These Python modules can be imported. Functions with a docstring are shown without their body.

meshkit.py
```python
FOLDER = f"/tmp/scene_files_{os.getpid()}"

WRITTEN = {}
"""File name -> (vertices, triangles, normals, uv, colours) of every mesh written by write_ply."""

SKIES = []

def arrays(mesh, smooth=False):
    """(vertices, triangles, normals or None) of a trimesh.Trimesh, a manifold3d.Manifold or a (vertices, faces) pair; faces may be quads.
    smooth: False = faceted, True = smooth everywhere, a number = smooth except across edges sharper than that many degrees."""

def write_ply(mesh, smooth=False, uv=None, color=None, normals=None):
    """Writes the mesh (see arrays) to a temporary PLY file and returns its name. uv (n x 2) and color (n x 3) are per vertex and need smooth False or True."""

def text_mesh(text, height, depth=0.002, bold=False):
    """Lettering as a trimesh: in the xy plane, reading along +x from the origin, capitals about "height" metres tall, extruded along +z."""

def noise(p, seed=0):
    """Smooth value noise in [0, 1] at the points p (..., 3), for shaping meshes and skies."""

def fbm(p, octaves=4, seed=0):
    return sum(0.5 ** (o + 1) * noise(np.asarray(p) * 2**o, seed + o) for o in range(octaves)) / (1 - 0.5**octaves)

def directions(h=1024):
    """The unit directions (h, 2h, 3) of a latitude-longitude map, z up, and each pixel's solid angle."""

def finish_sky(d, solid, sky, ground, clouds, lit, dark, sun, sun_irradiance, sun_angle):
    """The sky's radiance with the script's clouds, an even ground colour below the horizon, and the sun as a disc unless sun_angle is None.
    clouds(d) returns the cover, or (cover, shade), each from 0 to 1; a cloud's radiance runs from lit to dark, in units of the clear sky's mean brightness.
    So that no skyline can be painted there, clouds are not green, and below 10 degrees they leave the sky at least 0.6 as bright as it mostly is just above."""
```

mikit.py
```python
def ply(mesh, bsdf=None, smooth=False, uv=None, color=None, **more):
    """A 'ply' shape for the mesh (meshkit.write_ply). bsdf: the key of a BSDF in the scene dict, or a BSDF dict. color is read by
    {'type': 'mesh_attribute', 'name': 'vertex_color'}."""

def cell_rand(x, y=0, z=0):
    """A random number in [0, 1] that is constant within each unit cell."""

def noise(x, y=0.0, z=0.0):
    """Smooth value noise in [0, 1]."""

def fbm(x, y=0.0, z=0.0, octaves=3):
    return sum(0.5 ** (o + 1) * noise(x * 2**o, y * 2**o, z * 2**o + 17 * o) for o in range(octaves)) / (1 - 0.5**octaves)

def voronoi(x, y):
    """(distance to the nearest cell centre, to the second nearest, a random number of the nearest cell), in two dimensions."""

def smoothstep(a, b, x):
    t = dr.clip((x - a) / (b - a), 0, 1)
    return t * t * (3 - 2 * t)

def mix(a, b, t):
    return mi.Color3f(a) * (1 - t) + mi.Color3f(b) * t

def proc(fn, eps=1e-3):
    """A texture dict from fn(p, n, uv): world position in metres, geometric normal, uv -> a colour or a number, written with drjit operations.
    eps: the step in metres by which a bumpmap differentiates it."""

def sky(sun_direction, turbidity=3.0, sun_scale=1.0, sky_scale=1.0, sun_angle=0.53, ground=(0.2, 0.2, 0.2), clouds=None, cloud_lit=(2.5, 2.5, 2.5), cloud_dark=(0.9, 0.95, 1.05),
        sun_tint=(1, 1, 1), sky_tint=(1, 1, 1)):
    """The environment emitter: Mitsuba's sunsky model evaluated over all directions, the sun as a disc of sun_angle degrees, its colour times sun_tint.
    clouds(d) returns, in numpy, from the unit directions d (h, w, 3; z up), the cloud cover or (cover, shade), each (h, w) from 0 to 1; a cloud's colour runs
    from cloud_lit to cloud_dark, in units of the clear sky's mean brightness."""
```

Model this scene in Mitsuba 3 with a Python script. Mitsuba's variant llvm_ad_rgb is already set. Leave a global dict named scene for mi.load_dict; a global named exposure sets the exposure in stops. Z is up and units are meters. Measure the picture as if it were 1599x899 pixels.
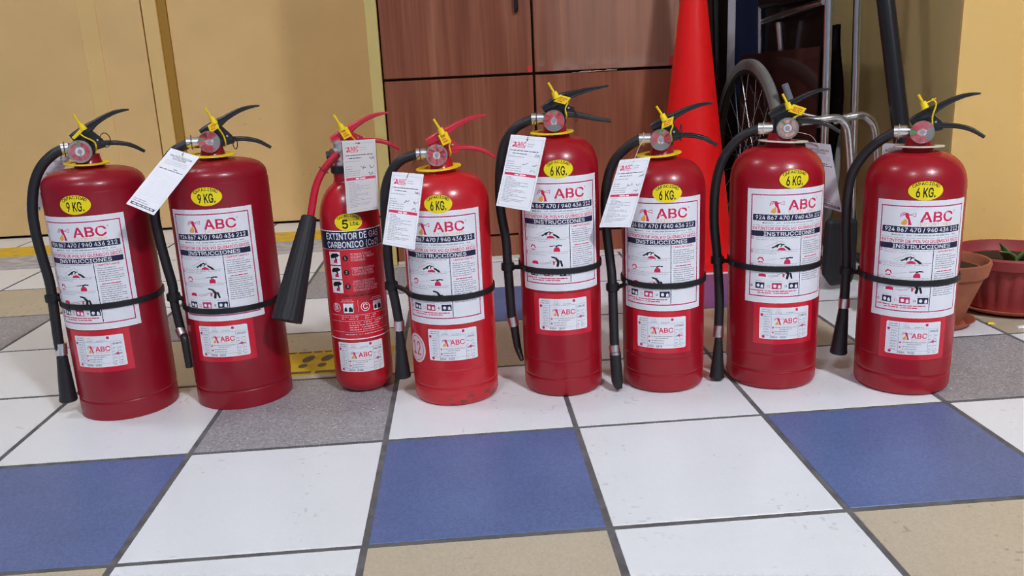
import math, random
import numpy as np, trimesh
import drjit as dr
import mitsuba as mi
import mikit, meshkit
from shapely.geometry import Polygon, Point, LineString, box as sbox
from shapely import affinity

T = mi.ScalarTransform4f
rng = np.random.default_rng(7)
random.seed(7)
scene, labels = {'type': 'scene'}, {}

# ------------------------------------------------------------------ camera, light, exposure
CAM = np.array([0.7954, -1.6121, 0.5887])
FWD = np.array([0.0503, 0.9658, -0.2543])
UP = np.array([0.0600, 0.2511, 0.9661])
scene['camera'] = {'type': 'perspective', 'fov': 62.99, 'fov_axis': 'x', 'near_clip': 0.02, 'far_clip': 50.0,
                   'to_world': T().look_at(origin=CAM.tolist(), target=(CAM + FWD).tolist(), up=UP.tolist())}
exposure = 0.14
scene['sky_light'] = {'type': 'constant', 'radiance': {'type': 'rgb', 'value': [0.10, 0.115, 0.155]}}
# (x, y, z, half-width, half-depth, radiance)
LAMPS = [(-0.40, -3.00, 3.30, 0.35, 0.20, (46, 48, 53)),
         (2.50, -3.20, 3.30, 0.20, 0.20, (285, 295, 316)),
         (-1.00, 0.25, 3.30, 0.20, 0.20, (36, 37, 40))]

# ------------------------------------------------------------------ materials
def rgb(*c): return {'type': 'rgb', 'value': list(c)}
def mat(key, color, rough=0.5, spec=0.5, metallic=0.0, coat=0.0, two=True, **more):
    b = {'type': 'principled', 'base_color': color if isinstance(color, dict) else rgb(*color), 'roughness': rough, 'specular': spec,
         'metallic': metallic, **more}
    if coat: b.update(clearcoat=coat, clearcoat_gloss=0.93)
    scene[key] = {'type': 'twosided', 'bsdf': b} if two else b
    return key
C3 = mi.Color3f
N, FB, SS, MX = mikit.noise, mikit.fbm, mikit.smoothstep, mikit.mix

def tilefn(col, amp, fine, dirt):
    def fn(p, n, uv):
        g = FB(p.x * 9, p.y * 9, 1.7, octaves=3) - 0.5
        f = N(p.x * 420, p.y * 420, 3.0) - 0.5
        k = 1 + amp * g + fine * f
        c = C3(*col) * k
        d = SS(0.84, 0.93, N(p.x * 130, p.y * 130, 9.0)) * SS(0.62, 0.80, N(p.x * 13 + 4, p.y * 13, 5.0))
        return MX(c, C3(0.18, 0.17, 0.16), d * dirt)
    return mikit.proc(fn)
mat('m_tile_white', tilefn((0.73, 0.755, 0.775), 0.05, 0.03, 0.22), 0.28, 0.45)
mat('m_tile_blue', tilefn((0.100, 0.145, 0.310), 0.30, 0.25, 0.1), 0.33, 0.4)
mat('m_tile_tan', tilefn((0.49, 0.42, 0.31), 0.14, 0.12, 0.5), 0.36, 0.4)
mat('m_tile_purple', tilefn((0.15, 0.10, 0.24), 0.3, 0.2, 0.1), 0.33, 0.4)
def grayfn(p, n, uv):
    f = N(p.x * 300, p.y * 300, 2.0)
    s = SS(0.80, 0.95, N(p.x * 520, p.y * 520, 6.0))
    return C3(0.30, 0.292, 0.305) * (0.78 + 0.44 * f) + C3(0.28) * s
mat('m_tile_gray', mikit.proc(grayfn), 0.42, 0.4)
def groutfn(p, n, uv):
    return C3(0.125, 0.12, 0.122) * (0.6 + 0.8 * FB(p.x * 60, p.y * 60, 0.0))
mat('m_grout', mikit.proc(groutfn), 0.9, 0.2)
def paintfn(col, amp=0.10, scuff=0.25):
    def fn(p, n, uv):
        g = FB(p.x * 5, p.y * 5, p.z * 5, octaves=4) - 0.5
        s = SS(0.86, 0.95, N(p.x * 60, p.y * 60, p.z * 60)) * SS(0.6, 0.75, N(p.x * 9, p.y * 9, p.z * 9 + 3))
        return MX(C3(*col) * (1 + amp * 2 * g), C3(0.32, 0.22, 0.10), s * scuff)
    return mikit.proc(fn)
mat('m_door_yellow', paintfn((0.86, 0.575, 0.255)), 0.36, 0.4)
mat('m_door_batten', paintfn((0.87, 0.60, 0.25), 0.05), 0.4, 0.4)
mat('m_batten_edge', (0.42, 0.23, 0.035), 0.5, 0.4)
mat('m_jamb', paintfn((0.70, 0.55, 0.20), 0.06), 0.4, 0.4)
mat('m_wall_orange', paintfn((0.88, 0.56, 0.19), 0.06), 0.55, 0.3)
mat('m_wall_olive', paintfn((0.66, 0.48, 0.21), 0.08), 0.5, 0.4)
mat('m_ceiling', (0.75, 0.74, 0.70), 0.8, 0.2)
def woodfn(p, n, uv):
    g = FB(p.x * 26, p.y * 26, p.z * 1.3, octaves=4)
    f = N(p.x * 190, p.y * 190, p.z * 5)
    b = FB(p.x * 3.1 + 9, p.y * 3, p.z * 1.1, octaves=2)
    c = MX(C3(0.240, 0.066, 0.030), C3(0.420, 0.160, 0.084), SS(0.25, 0.75, 0.65 * g + 0.35 * b)) * (0.85 + 0.3 * f)
    w = SS(0.555, 0.575, p.z) * (1 - SS(0.575, 0.62, p.z)) * SS(1.03, 1.05, p.x) * SS(0.35, 0.65, N(p.x * 40, p.z * 40, 2.0))
    dust = SS(0.565, 0.57, p.z) * SS(0.98, 1.2, p.x)
    c = MX(c, C3(0.46, 0.28, 0.20), dust * 0.45)
    return MX(c, C3(0.42, 0.30, 0.24), w * 0.45)
mat('m_wood', mikit.proc(woodfn), 0.42, 0.4)
mat('m_wood_dark', (0.05, 0.018, 0.012), 0.6, 0.3)
def redfn(col, rust):
    def fn(p, n, uv):
        c = C3(*col) * (0.95 + 0.1 * FB(p.x * 12, p.y * 12, p.z * 12))
        if rust:
            r = SS(0.50, 0.62, FB(p.x * 70, p.y * 70, p.z * 110, octaves=3)) * (1 - SS(0.010, 0.030, p.z)) * SS(0.735, 0.76, p.x)
            c = MX(c, C3(0.10, 0.02, 0.015), r * 0.9)
        return c
    return mikit.proc(fn)
mat('m_red_dark', redfn((0.27, 0.003, 0.014), False), 0.32, 0.4, coat=0.5)
mat('m_red_mid', redfn((0.33, 0.004, 0.013), False), 0.30, 0.4, coat=0.5)
mat('m_red_bright', redfn((0.53, 0.009, 0.017), True), 0.26, 0.5, coat=0.7)
mat('m_red_lever', (0.55, 0.012, 0.035), 0.3, 0.5, coat=0.5)
mat('m_red_clear', (0.62, 0.010, 0.028), 0.20, 0.5, coat=0.4)
mat('m_rubber', (0.016, 0.016, 0.018), 0.42, 0.45)
mat('m_black_metal', (0.012, 0.012, 0.014), 0.25, 0.5, coat=0.4)
mat('m_black_worn', (0.035, 0.030, 0.026), 0.5, 0.4)
mat('m_horn', (0.018, 0.018, 0.020), 0.55, 0.35)
mat('m_strap', (0.012, 0.012, 0.013), 0.45, 0.4)
mat('m_chrome', (0.86, 0.85, 0.83), 0.26, 0.5, 1.0)
mat('m_steel', (0.84, 0.83, 0.81), 0.34, 0.5, 1.0)
mat('m_bezel', (0.60, 0.58, 0.55), 0.3, 0.5, 1.0)
mat('m_yellow', (0.86, 0.60, 0.005), 0.38, 0.5)
mat('m_seal', (0.90, 0.66, 0.006), 0.35, 0.5)
mat('m_ring_pale', (0.66, 0.60, 0.48), 0.4, 0.5)
mat('m_paper', (0.82, 0.82, 0.86), 0.42, 0.4)
mat('m_paper_gray', (0.60, 0.56, 0.55), 0.5, 0.3)
mat('m_oval', (0.90, 0.72, 0.004), 0.35, 0.5)
mat('m_ink_black', (0.012, 0.012, 0.016), 0.5, 0.3)
mat('m_ink_navy', (0.012, 0.016, 0.055), 0.42, 0.4)
mat('m_ink_white', (0.84, 0.84, 0.87), 0.45, 0.4)
mat('m_ink_red', (0.66, 0.015, 0.085), 0.45, 0.4)
mat('m_ink_magenta', (0.50, 0.03, 0.12), 0.45, 0.4)
mat('m_ink_orange', (0.82, 0.40, 0.06), 0.45, 0.4)
mat('m_ink_pale_orange', (0.85, 0.50, 0.20), 0.45, 0.4)
mat('m_ink_gray', (0.36, 0.36, 0.40), 0.5, 0.3)
mat('m_ink_lightgray', (0.58, 0.58, 0.62), 0.5, 0.3)
mat('m_dial_red', (0.66, 0.09, 0.12), 0.35, 0.5)
mat('m_dial_white', (0.82, 0.80, 0.76), 0.35, 0.5)
mat('m_dial_peach', (0.80, 0.42, 0.34), 0.35, 0.5)
mat('m_dial_green', (0.16, 0.30, 0.12), 0.35, 0.5)
mat('m_label_red', (0.60, 0.010, 0.025), 0.32, 0.5, coat=0.4)
mat('m_cone', (0.92, 0.012, 0.012), 0.42, 0.3)
mat('m_navy_cloth', (0.010, 0.013, 0.036), 0.9, 0.1)
mat('m_cloth_white', (0.46, 0.44, 0.50), 0.9, 0.1)
mat('m_vinyl', (0.016, 0.009, 0.008), 0.16, 0.5)
mat('m_vinyl_brown', (0.045, 0.016, 0.013), 0.10, 0.6, coat=0.6)
mat('m_tire', (0.20, 0.20, 0.18), 0.75, 0.2)
mat('m_grip', (0.20, 0.22, 0.26), 0.6, 0.3)
mat('m_dark_gap', (0.012, 0.010, 0.009), 0.9, 0.1)
mat('m_dark_board', (0.040, 0.022, 0.014), 0.6, 0.2)
mat('m_tape_red', (0.70, 0.05, 0.05), 0.5, 0.4)
mat('m_splinter', (0.50, 0.35, 0.25), 0.8, 0.2)
def tapefn(p, n, uv):
    g = FB(p.x * 24, p.y * 60, 0.0, octaves=4)
    return MX(C3(0.74, 0.48, 0.02), C3(0.50, 0.38, 0.16), SS(0.52, 0.75, g))
mat('m_tape_yellow', mikit.proc(tapefn), 0.5, 0.3)
def tapegfn(p, n, uv):
    g = FB(p.x * 30, p.y * 50, 4.0, octaves=4)
    return MX(C3(0.36, 0.37, 0.40), C3(0.52, 0.52, 0.54), SS(0.35, 0.65, g))
mat('m_tape_gray', mikit.proc(tapegfn), 0.45, 0.3)
def stickfn(p, n, uv):
    return C3(0.58, 0.38, 0.015) * (0.85 + 0.3 * FB(p.x * 40, p.y * 40, 0.0))
mat('m_sticker', mikit.proc(stickfn), 0.45, 0.3)
mat('m_sticker_ink', (0.13, 0.09, 0.05), 0.6, 0.2)
def potfn(col):
    def fn(p, n, uv):
        return C3(*col) * (0.75 + 0.5 * FB(p.x * 30, p.y * 30, p.z * 30, octaves=3))
    return mikit.proc(fn)
mat('m_terracotta', mikit.proc(lambda p, n, uv: C3(0.36, 0.115, 0.06) * (0.75 + 0.5 * FB(p.x * 30, p.y * 30, p.z * 30))), 0.65, 0.3)
mat('m_pot_red', mikit.proc(lambda p, n, uv: C3(0.33, 0.045, 0.045) * (0.75 + 0.5 * FB(p.x * 25, p.y * 25, p.z * 25))), 0.5, 0.4)
mat('m_saucer', (0.42, 0.11, 0.06), 0.5, 0.4)
mat('m_soil', (0.045, 0.028, 0.018), 0.95, 0.1)
def leaffn(p, n, uv):
    return MX(C3(0.08, 0.19, 0.045), C3(0.24, 0.36, 0.13), FB(p.x * 25, p.y * 25, p.z * 25))
mat('m_leaf', mikit.proc(leaffn), 0.4, 0.4)
scene['m_glass'] = {'type': 'thindielectric', 'int_ior': 1.45}

# ------------------------------------------------------------------ helpers
def put(key, mesh, m, smooth=False):
    assert key not in scene, key
    scene[key] = mikit.ply(mesh, m, smooth=smooth)
    return key
def num(base):
    if base not in scene and base not in used: used.add(base); return base
    k = 1
    while f'{base}_{k:03d}' in scene or f'{base}_{k:03d}' in used: k += 1
    used.add(f'{base}_{k:03d}')
    return f'{base}_{k:03d}'
used = set()
def tag(key, label, cat=None, group=None, kind=None):
    d = {}
    if label: d['label'] = label
    if cat: d['category'] = cat
    if group: d['group'] = group
    if kind: d['kind'] = kind
    labels[key] = d
def cat(*ms):
    ms = [m for m in ms if m is not None and len(m.faces)]
    return trimesh.util.concatenate(ms)
def mesh(v, f): return trimesh.Trimesh(np.asarray(v, float), np.asarray(f, int), process=False)
def quads(q):
    q = np.asarray(q); return np.vstack([q[:, [0, 1, 2]], q[:, [0, 2, 3]]])
def box(x0, x1, y0, y1, z0, z1, b=0.0):
    """a box with its edges chamfered by b"""
    if b <= 0:
        m = trimesh.creation.box((x1 - x0, y1 - y0, z1 - z0)); m.apply_translation(((x0 + x1) / 2, (y0 + y1) / 2, (z0 + z1) / 2)); return m
    pts = []
    for sx in (0, 1):
        for sy in (0, 1):
            for sz in (0, 1):
                X, Y, Z = (x0, x1)[sx], (y0, y1)[sy], (z0, z1)[sz]
                ix, iy, iz = X + b * (1 - 2 * sx), Y + b * (1 - 2 * sy), Z + b * (1 - 2 * sz)
                pts += [(X, iy, iz), (ix, Y, iz), (ix, iy, Z)]
    return trimesh.convex.convex_hull(np.array(pts))
def slab(x0, x1, y0, y1, z0, z1, b):
    """a tile: vertical sides, chamfered top edge, no bottom (14 triangles)"""
    v = [(x0, y0, z0), (x1, y0, z0), (x1, y1, z0), (x0, y1, z0), (x0, y0, z1 - b), (x1, y0, z1 - b), (x1, y1, z1 - b), (x0, y1, z1 - b),
         (x0 + b, y0 + b, z1), (x1 - b, y0 + b, z1), (x1 - b, y1 - b, z1), (x0 + b, y1 - b, z1)]
    q = [(8, 9, 10, 11)]
    for a in (0, 4):
        q += [(a + i, a + (i + 1) % 4, a + 4 + (i + 1) % 4, a + 4 + i) for i in range(4)]
    return mesh(v, quads(q))
def lathe(prof, n=64, x=0, y=0, z=0):
    """revolve (r, z) about the z axis; ends at r = 0 are closed"""
    p = np.array(prof, float); a = np.arange(n) * 2 * np.pi / n
    v = np.stack([p[:, None, 0] * np.cos(a), p[:, None, 0] * np.sin(a), np.repeat(p[:, 1:2], n, 1)], -1).reshape(-1, 3)
    i, j = np.meshgrid(np.arange(len(p) - 1), np.arange(n), indexing='ij')
    q = np.stack([i * n + j, i * n + (j + 1) % n, (i + 1) * n + (j + 1) % n, (i + 1) * n + j], -1).reshape(-1, 4)
    m = trimesh.Trimesh(v + [x, y, z], quads(q), process=False)
    m.merge_vertices(); m.update_faces(m.nondegenerate_faces()); return m
def spline(pts, n=10):
    p = np.array(pts, float)
    if len(p) < 3: return np.array([p[0] + (p[-1] - p[0]) * t for t in np.linspace(0, 1, n + 1)])
    p = np.vstack([2 * p[0] - p[1], p, 2 * p[-1] - p[-2]]); out = []
    for i in range(1, len(p) - 2):
        for t in np.arange(n) / n:
            a, b, c, d = p[i - 1:i + 3]
            out.append(0.5 * (2 * b + (c - a) * t + (2 * a - 5 * b + 4 * c - d) * t * t + (-a + 3 * b - 3 * c + d) * t ** 3))
    return np.array(out + [p[-2]])
def tube(pts, rad, sides=14, caps=True):
    p = np.array(pts, float); rad = np.broadcast_to(np.asarray(rad, float), (len(p),))
    t = np.gradient(p, axis=0); t /= np.linalg.norm(t, axis=1, keepdims=True) + 1e-12
    u = np.cross(t[0], [0, 0, 1.0] if abs(t[0][2]) < 0.9 else [0, 1.0, 0]); u /= np.linalg.norm(u)
    a = np.arange(sides) * 2 * np.pi / sides; v = []
    for k in range(len(p)):
        u = u - t[k] * (u @ t[k]); u /= np.linalg.norm(u); w = np.cross(t[k], u)
        v.append(p[k] + rad[k] * (np.cos(a)[:, None] * u + np.sin(a)[:, None] * w))
    v = np.vstack(v); i, j = np.meshgrid(np.arange(len(p) - 1), np.arange(sides), indexing='ij')
    f = quads(np.stack([i * sides + j, i * sides + (j + 1) % sides, (i + 1) * sides + (j + 1) % sides, (i + 1) * sides + j], -1).reshape(-1, 4))
    if caps:
        e = len(v); v = np.vstack([v, p[0], p[-1]]); jj = np.arange(sides); o = (len(p) - 1) * sides
        f = np.vstack([f, np.stack([jj * 0 + e, (jj + 1) % sides, jj], 1), np.stack([jj * 0 + e + 1, o + jj, o + (jj + 1) % sides], 1)])
    return mesh(v, f)
def strip(pts, thick, width, y0=0.0, k=3.0, sides=16):
    """a bar along (x, z) points, its section a rounded rectangle, thick in the xz plane and width in y"""
    p = np.array(pts, float); n = len(p)
    th = np.broadcast_to(np.asarray(thick, float), (n,)); wi = np.broadcast_to(np.asarray(width, float), (n,))
    t = np.gradient(p, axis=0); t /= np.linalg.norm(t, axis=1, keepdims=True); nn = np.stack([-t[:, 1], t[:, 0]], 1)
    a = (np.arange(sides) + 0.5) * 2 * np.pi / sides
    c = np.sign(np.cos(a)) * np.abs(np.cos(a)) ** (2 / k) / 2; s = np.sign(np.sin(a)) * np.abs(np.sin(a)) ** (2 / k) / 2
    v = []
    for i in range(n):
        xz = p[i] + nn[i] * (c * th[i])[:, None]
        v.append(np.stack([xz[:, 0], y0 + s * wi[i], xz[:, 1]], 1))
    v = np.vstack(v); i, j = np.meshgrid(np.arange(n - 1), np.arange(sides), indexing='ij')
    f = quads(np.stack([i * sides + j, i * sides + (j + 1) % sides, (i + 1) * sides + (j + 1) % sides, (i + 1) * sides + j], -1).reshape(-1, 4))
    e = len(v); v = np.vstack([v, v[:sides].mean(0), v[-sides:].mean(0)]); jj = np.arange(sides); o = (n - 1) * sides
    f = np.vstack([f, np.stack([jj * 0 + e, (jj + 1) % sides, jj], 1), np.stack([jj * 0 + e + 1, o + jj, o + (jj + 1) % sides], 1)])
    return mesh(v, f)
def resample(vals, n):
    v = np.array(vals, float); return np.interp(np.linspace(0, 1, n), np.linspace(0, 1, len(v)), v)

# ------------------------------------------------------------------ flat print (drawn in x right, y up; later laid on a curved or flat sheet)
_txt = {}
def text(s, x, y, h, w=None, bold=False, align='l', z=0.0):
    """flat lettering, capitals h tall, squeezed to width w"""
    if (s, bold) not in _txt:
        m = meshkit.text_mesh(s, 1.0, 0.01, bold)
        f = m.faces[m.face_normals[:, 2] > 0.5]
        m = trimesh.Trimesh(m.vertices, f, process=False); m.remove_unreferenced_vertices()
        v = m.vertices.copy(); v[:, 2] = 0; v[:, 0] -= v[:, 0].min(); _txt[(s, bold)] = (v, m.faces.copy())
    v, f = _txt[(s, bold)]; v = v.copy(); full = v[:, 0].max()
    v[:, 1] *= h; v[:, 0] *= (w / full if w else h)
    ww = v[:, 0].max(); v[:, 0] += x - (0 if align == 'l' else ww / 2 if align == 'c' else ww); v[:, 1] += y; v[:, 2] = z
    return mesh(v, f)
def rect(x0, x1, y0, y1, nx=None, z=0.0):
    nx = nx or max(1, int(abs(x1 - x0) / 0.004)); xs = np.linspace(x0, x1, nx + 1)
    v = np.array([(x, y, z) for x in xs for y in (y0, y1)])
    return mesh(v, quads([(2 * i, 2 * i + 2, 2 * i + 3, 2 * i + 1) for i in range(nx)]))
def poly(g, z=0.0, seg=0.004):
    """triangulated shapely shape, cut into strips so that it can bend"""
    out = []
    x0, _, x1, _ = g.bounds; n = max(1, int((x1 - x0) / seg)); xs = np.linspace(x0, x1, n + 1)
    for a, b in zip(xs[:-1], xs[1:]):
        c = g.intersection(sbox(a, -9, b, 9))
        for q in getattr(c, 'geoms', [c]):
            if q.geom_type == 'Polygon' and q.area > 1e-10:
                v, f = trimesh.creation.triangulate_polygon(q, engine='earcut')
                out.append(mesh(np.column_stack([v, np.full(len(v), z)]), f))
    m = cat(*out); n = np.cross(m.vertices[m.faces[:, 1]] - m.vertices[m.faces[:, 0]], m.vertices[m.faces[:, 2]] - m.vertices[m.faces[:, 0]])[:, 2] < 0
    m.faces[n] = m.faces[n][:, ::-1]
    return m
def ell(cx, cy, a, b, n=48): return affinity.scale(Point(cx, cy).buffer(1, n // 4), a, b, origin=(cx, cy))
def words(x0, x1, y, h, seed, fill=0.8, z=0.0):
    """a line of print too small to read: short bars for words"""
    r = random.Random(seed); out, x = [], x0
    end = x0 + (x1 - x0) * fill
    while x < end - h:
        w = min(r.uniform(1.6, 6.0) * h, end - x); out.append(rect(x, x + w, y, y + h, 1, z)); x += w + 0.7 * h
    return cat(*out)
def frame(x0, x1, y0, y1, t, z=0.0):
    return cat(rect(x0, x1, y1 - t, y1, z=z), rect(x0, x1, y0, y0 + t, z=z), rect(x0, x0 + t, y0, y1, 1, z), rect(x1 - t, x1, y0, y1, 1, z))
def logo(x, y, h):
    """the red extinguisher figure with the orange drop, h tall, lower left corner at x, y -> (red, orange, dark)"""
    def s(pts): return Polygon([(x + a * h, y + b * h) for a, b in pts])
    red = s([(0.36, 0.74), (0.40, 0.94), (0.52, 0.98), (0.62, 0.90), (0.66, 0.66), (0.86, 0.02), (0.60, 0.02), (0.62, 0.22), (0.56, 0.46), (0.44, 0.56)])
    arc = LineString([(x + a * h, y + b * h) for a, b in [(0.02, 0.62), (0.06, 0.80), (0.16, 0.93), (0.30, 0.97), (0.46, 0.94)]]).buffer(0.026 * h)
    arc2 = LineString([(x + a * h, y + b * h) for a, b in [(0.16, 0.70), (0.24, 0.82), (0.36, 0.86)]]).buffer(0.03 * h)
    noz = LineString([(x + a * h, y + b * h) for a, b in [(0.66, 0.82), (1.12, 0.96), (1.12, 0.70), (0.66, 0.80)]]).buffer(0.018 * h)
    drop = s([(0.46, 0.52), (0.36, 0.46), (0.14, 0.24), (0.10, 0.12), (0.18, 0.02), (0.36, 0.0), (0.50, 0.06), (0.54, 0.20), (0.52, 0.36)])
    return poly(red.union(arc2)), poly(drop), poly(arc.union(noz))

def on_cylinder(m, az0, r, z0, off):
    v = np.array(m.vertices); a = az0 + v[:, 0] / r; R = r + off + v[:, 2]
    return mesh(np.column_stack([R * np.sin(a), -R * np.cos(a), z0 + v[:, 1]]), m.faces)
def on_quad(m, W, H, c, off):
    """lay print drawn on a W x H sheet (origin at its centre) on the sheet with corners c = TL, TR, BR, BL"""
    c = np.array(c, float); v = np.array(m.vertices); s = (v[:, 0] / W + 0.5)[:, None]; t = (0.5 - v[:, 1] / H)[:, None]
    P = c[0] * (1 - s) * (1 - t) + c[1] * s * (1 - t) + c[2] * s * t + c[3] * (1 - s) * t
    n = np.cross(c[3] - c[0], c[1] - c[0]); n /= np.linalg.norm(n)
    bow = 0.004 * (1 - (2 * v[:, 1] / H) ** 2)[:, None] * 0
    return mesh(P + n * (off + v[:, 2:3] + bow), m.faces)

# ------------------------------------------------------------------ the room
S = 0.32
used.add('floor')
put('floor', box(-2.4, 3.4, -4.2, 2.2, -0.05, -0.0009), "m_grout")
tag('floor', 'floor of white, blue, grey and tan square tiles with dark grout', kind='structure')
WH, BL, TA, GR, PU = 'm_tile_white', 'm_tile_blue', 'm_tile_tan', 'm_tile_gray', 'm_tile_purple'
# row r spans y from r to r + 1 tiles, column c spans x from c to c + 1
COL = {-3: {1: WH, 2: TA, 3: WH, 4: TA, 0: BL, 5: WH}, -2: {0: BL, 1: WH, 2: BL, 3: WH, 4: BL, 5: WH, -1: WH},
       -1: {-1: WH, 0: WH, 1: GR, 2: WH, 3: WH, 4: WH, 5: GR, 6: WH}, 0: {-1: WH, 0: TA, 1: TA, 2: TA, 3: WH, 4: TA, 5: WH, 6: TA},
       1: {-2: GR, -1: WH, 0: GR, 1: WH, 2: BL, 3: WH, 4: PU, 5: WH}, 2: {-3: WH, -2: TA, -1: WH, 0: WH, 1: GR, 2: WH, 3: WH, 4: WH},
       3: {-2: WH, 0: WH, 1: TA, 2: WH}, 4: {0: WH, 1: WH}, 5: {0: WH, 1: WH}}
COL[-3] = {0: TA, 1: WH, 2: TA, 3: WH, 4: TA, 5: WH, -1: BL, 6: GR}
g = 0.0047
tk = 0
for r in range(-12, 6):
    for c in range(-7, 10):
        if (c + 1) * S > 1.96 and (r + 1) * S > 0.36 and c * S > 1.9: continue
        m = COL.get(r, {}).get(c)
        if m is None: m = [WH, WH, BL, WH, TA, WH, GR][(c * 5 + r * 3) % 7] if r < 3 else WH
        dz = random.uniform(-0.0004, 0.0004) if r < -1 else random.uniform(-0.0002, 0.0)
        j = [random.uniform(-0.0006, 0.0006) for _ in range(4)]
        k = 'floor__tile' if tk == 0 else f'floor__tile_{tk:03d}'; tk += 1
        put(k, slab(c * S + g + j[0], (c + 1) * S - g + j[1], r * S + g + j[2], (r + 1) * S - g + j[3], -0.004, min(dz, 0.0), 0.0006), m)

# yellow folding door along the back, left
DY = 1.92
used.add('door_1')
put('door_1', box(-2.4, 0.54, DY + 0.012, DY + 0.05, 0.003, 3.45), 'm_dark_gap')
tag('door_1', 'yellow painted panel door with vertical battens behind the row, left', kind='structure')
for i, (a, b) in enumerate([(-2.4, -1.55), (-1.549, -0.640), (-0.6395, -0.427), (-0.3265, 0.536)]):
    put('door_1__panel' + (f'_{i:03d}' if i else ''), box(a, b, DY, DY + 0.03, 0.008, 3.45, 0.002), 'm_door_yellow')
put('door_1__batten', box(-0.667, -0.598, DY - 0.003, DY - 0.0002, 0.014, 3.45, 0.001), 'm_door_batten')
put('door_1__batten_001', box(-0.416, -0.360, DY - 0.020, DY + 0.03, 0.014, 3.45, 0.0015), 'm_door_batten')
put('door_1__edge_strip', box(-0.3595, -0.327, DY - 0.010, DY + 0.03, 0.014, 3.45, 0.001), 'm_batten_edge')
labels['door_1__edge_strip'] = {'label': 'brown edge strip'}
put('trim_1', box(0.536, 0.5705, 0.989, DY, 0.0, 3.45, 0.0015), 'm_jamb')
tag('trim_1', 'pale yellow upright board at the left side of the brown cabinet', kind='structure')
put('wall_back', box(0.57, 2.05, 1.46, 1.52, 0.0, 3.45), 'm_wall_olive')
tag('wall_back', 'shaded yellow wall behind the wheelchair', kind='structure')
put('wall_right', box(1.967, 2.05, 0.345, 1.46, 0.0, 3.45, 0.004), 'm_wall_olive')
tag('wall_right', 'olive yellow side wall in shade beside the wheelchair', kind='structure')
put('wall_front', box(2.05, 3.4, 0.345, 0.42, 0.0, 3.45), 'm_wall_orange')
put('wall_front__facing', box(1.967, 2.06, 0.341, 0.3455, 0.0, 3.45), 'm_wall_orange')
tag('wall_front', 'orange yellow wall behind the plant pots at the right', kind='structure')
put('ceiling', box(-2.4, 3.4, -4.2, 2.2, 3.45, 3.51), 'm_ceiling')
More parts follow.
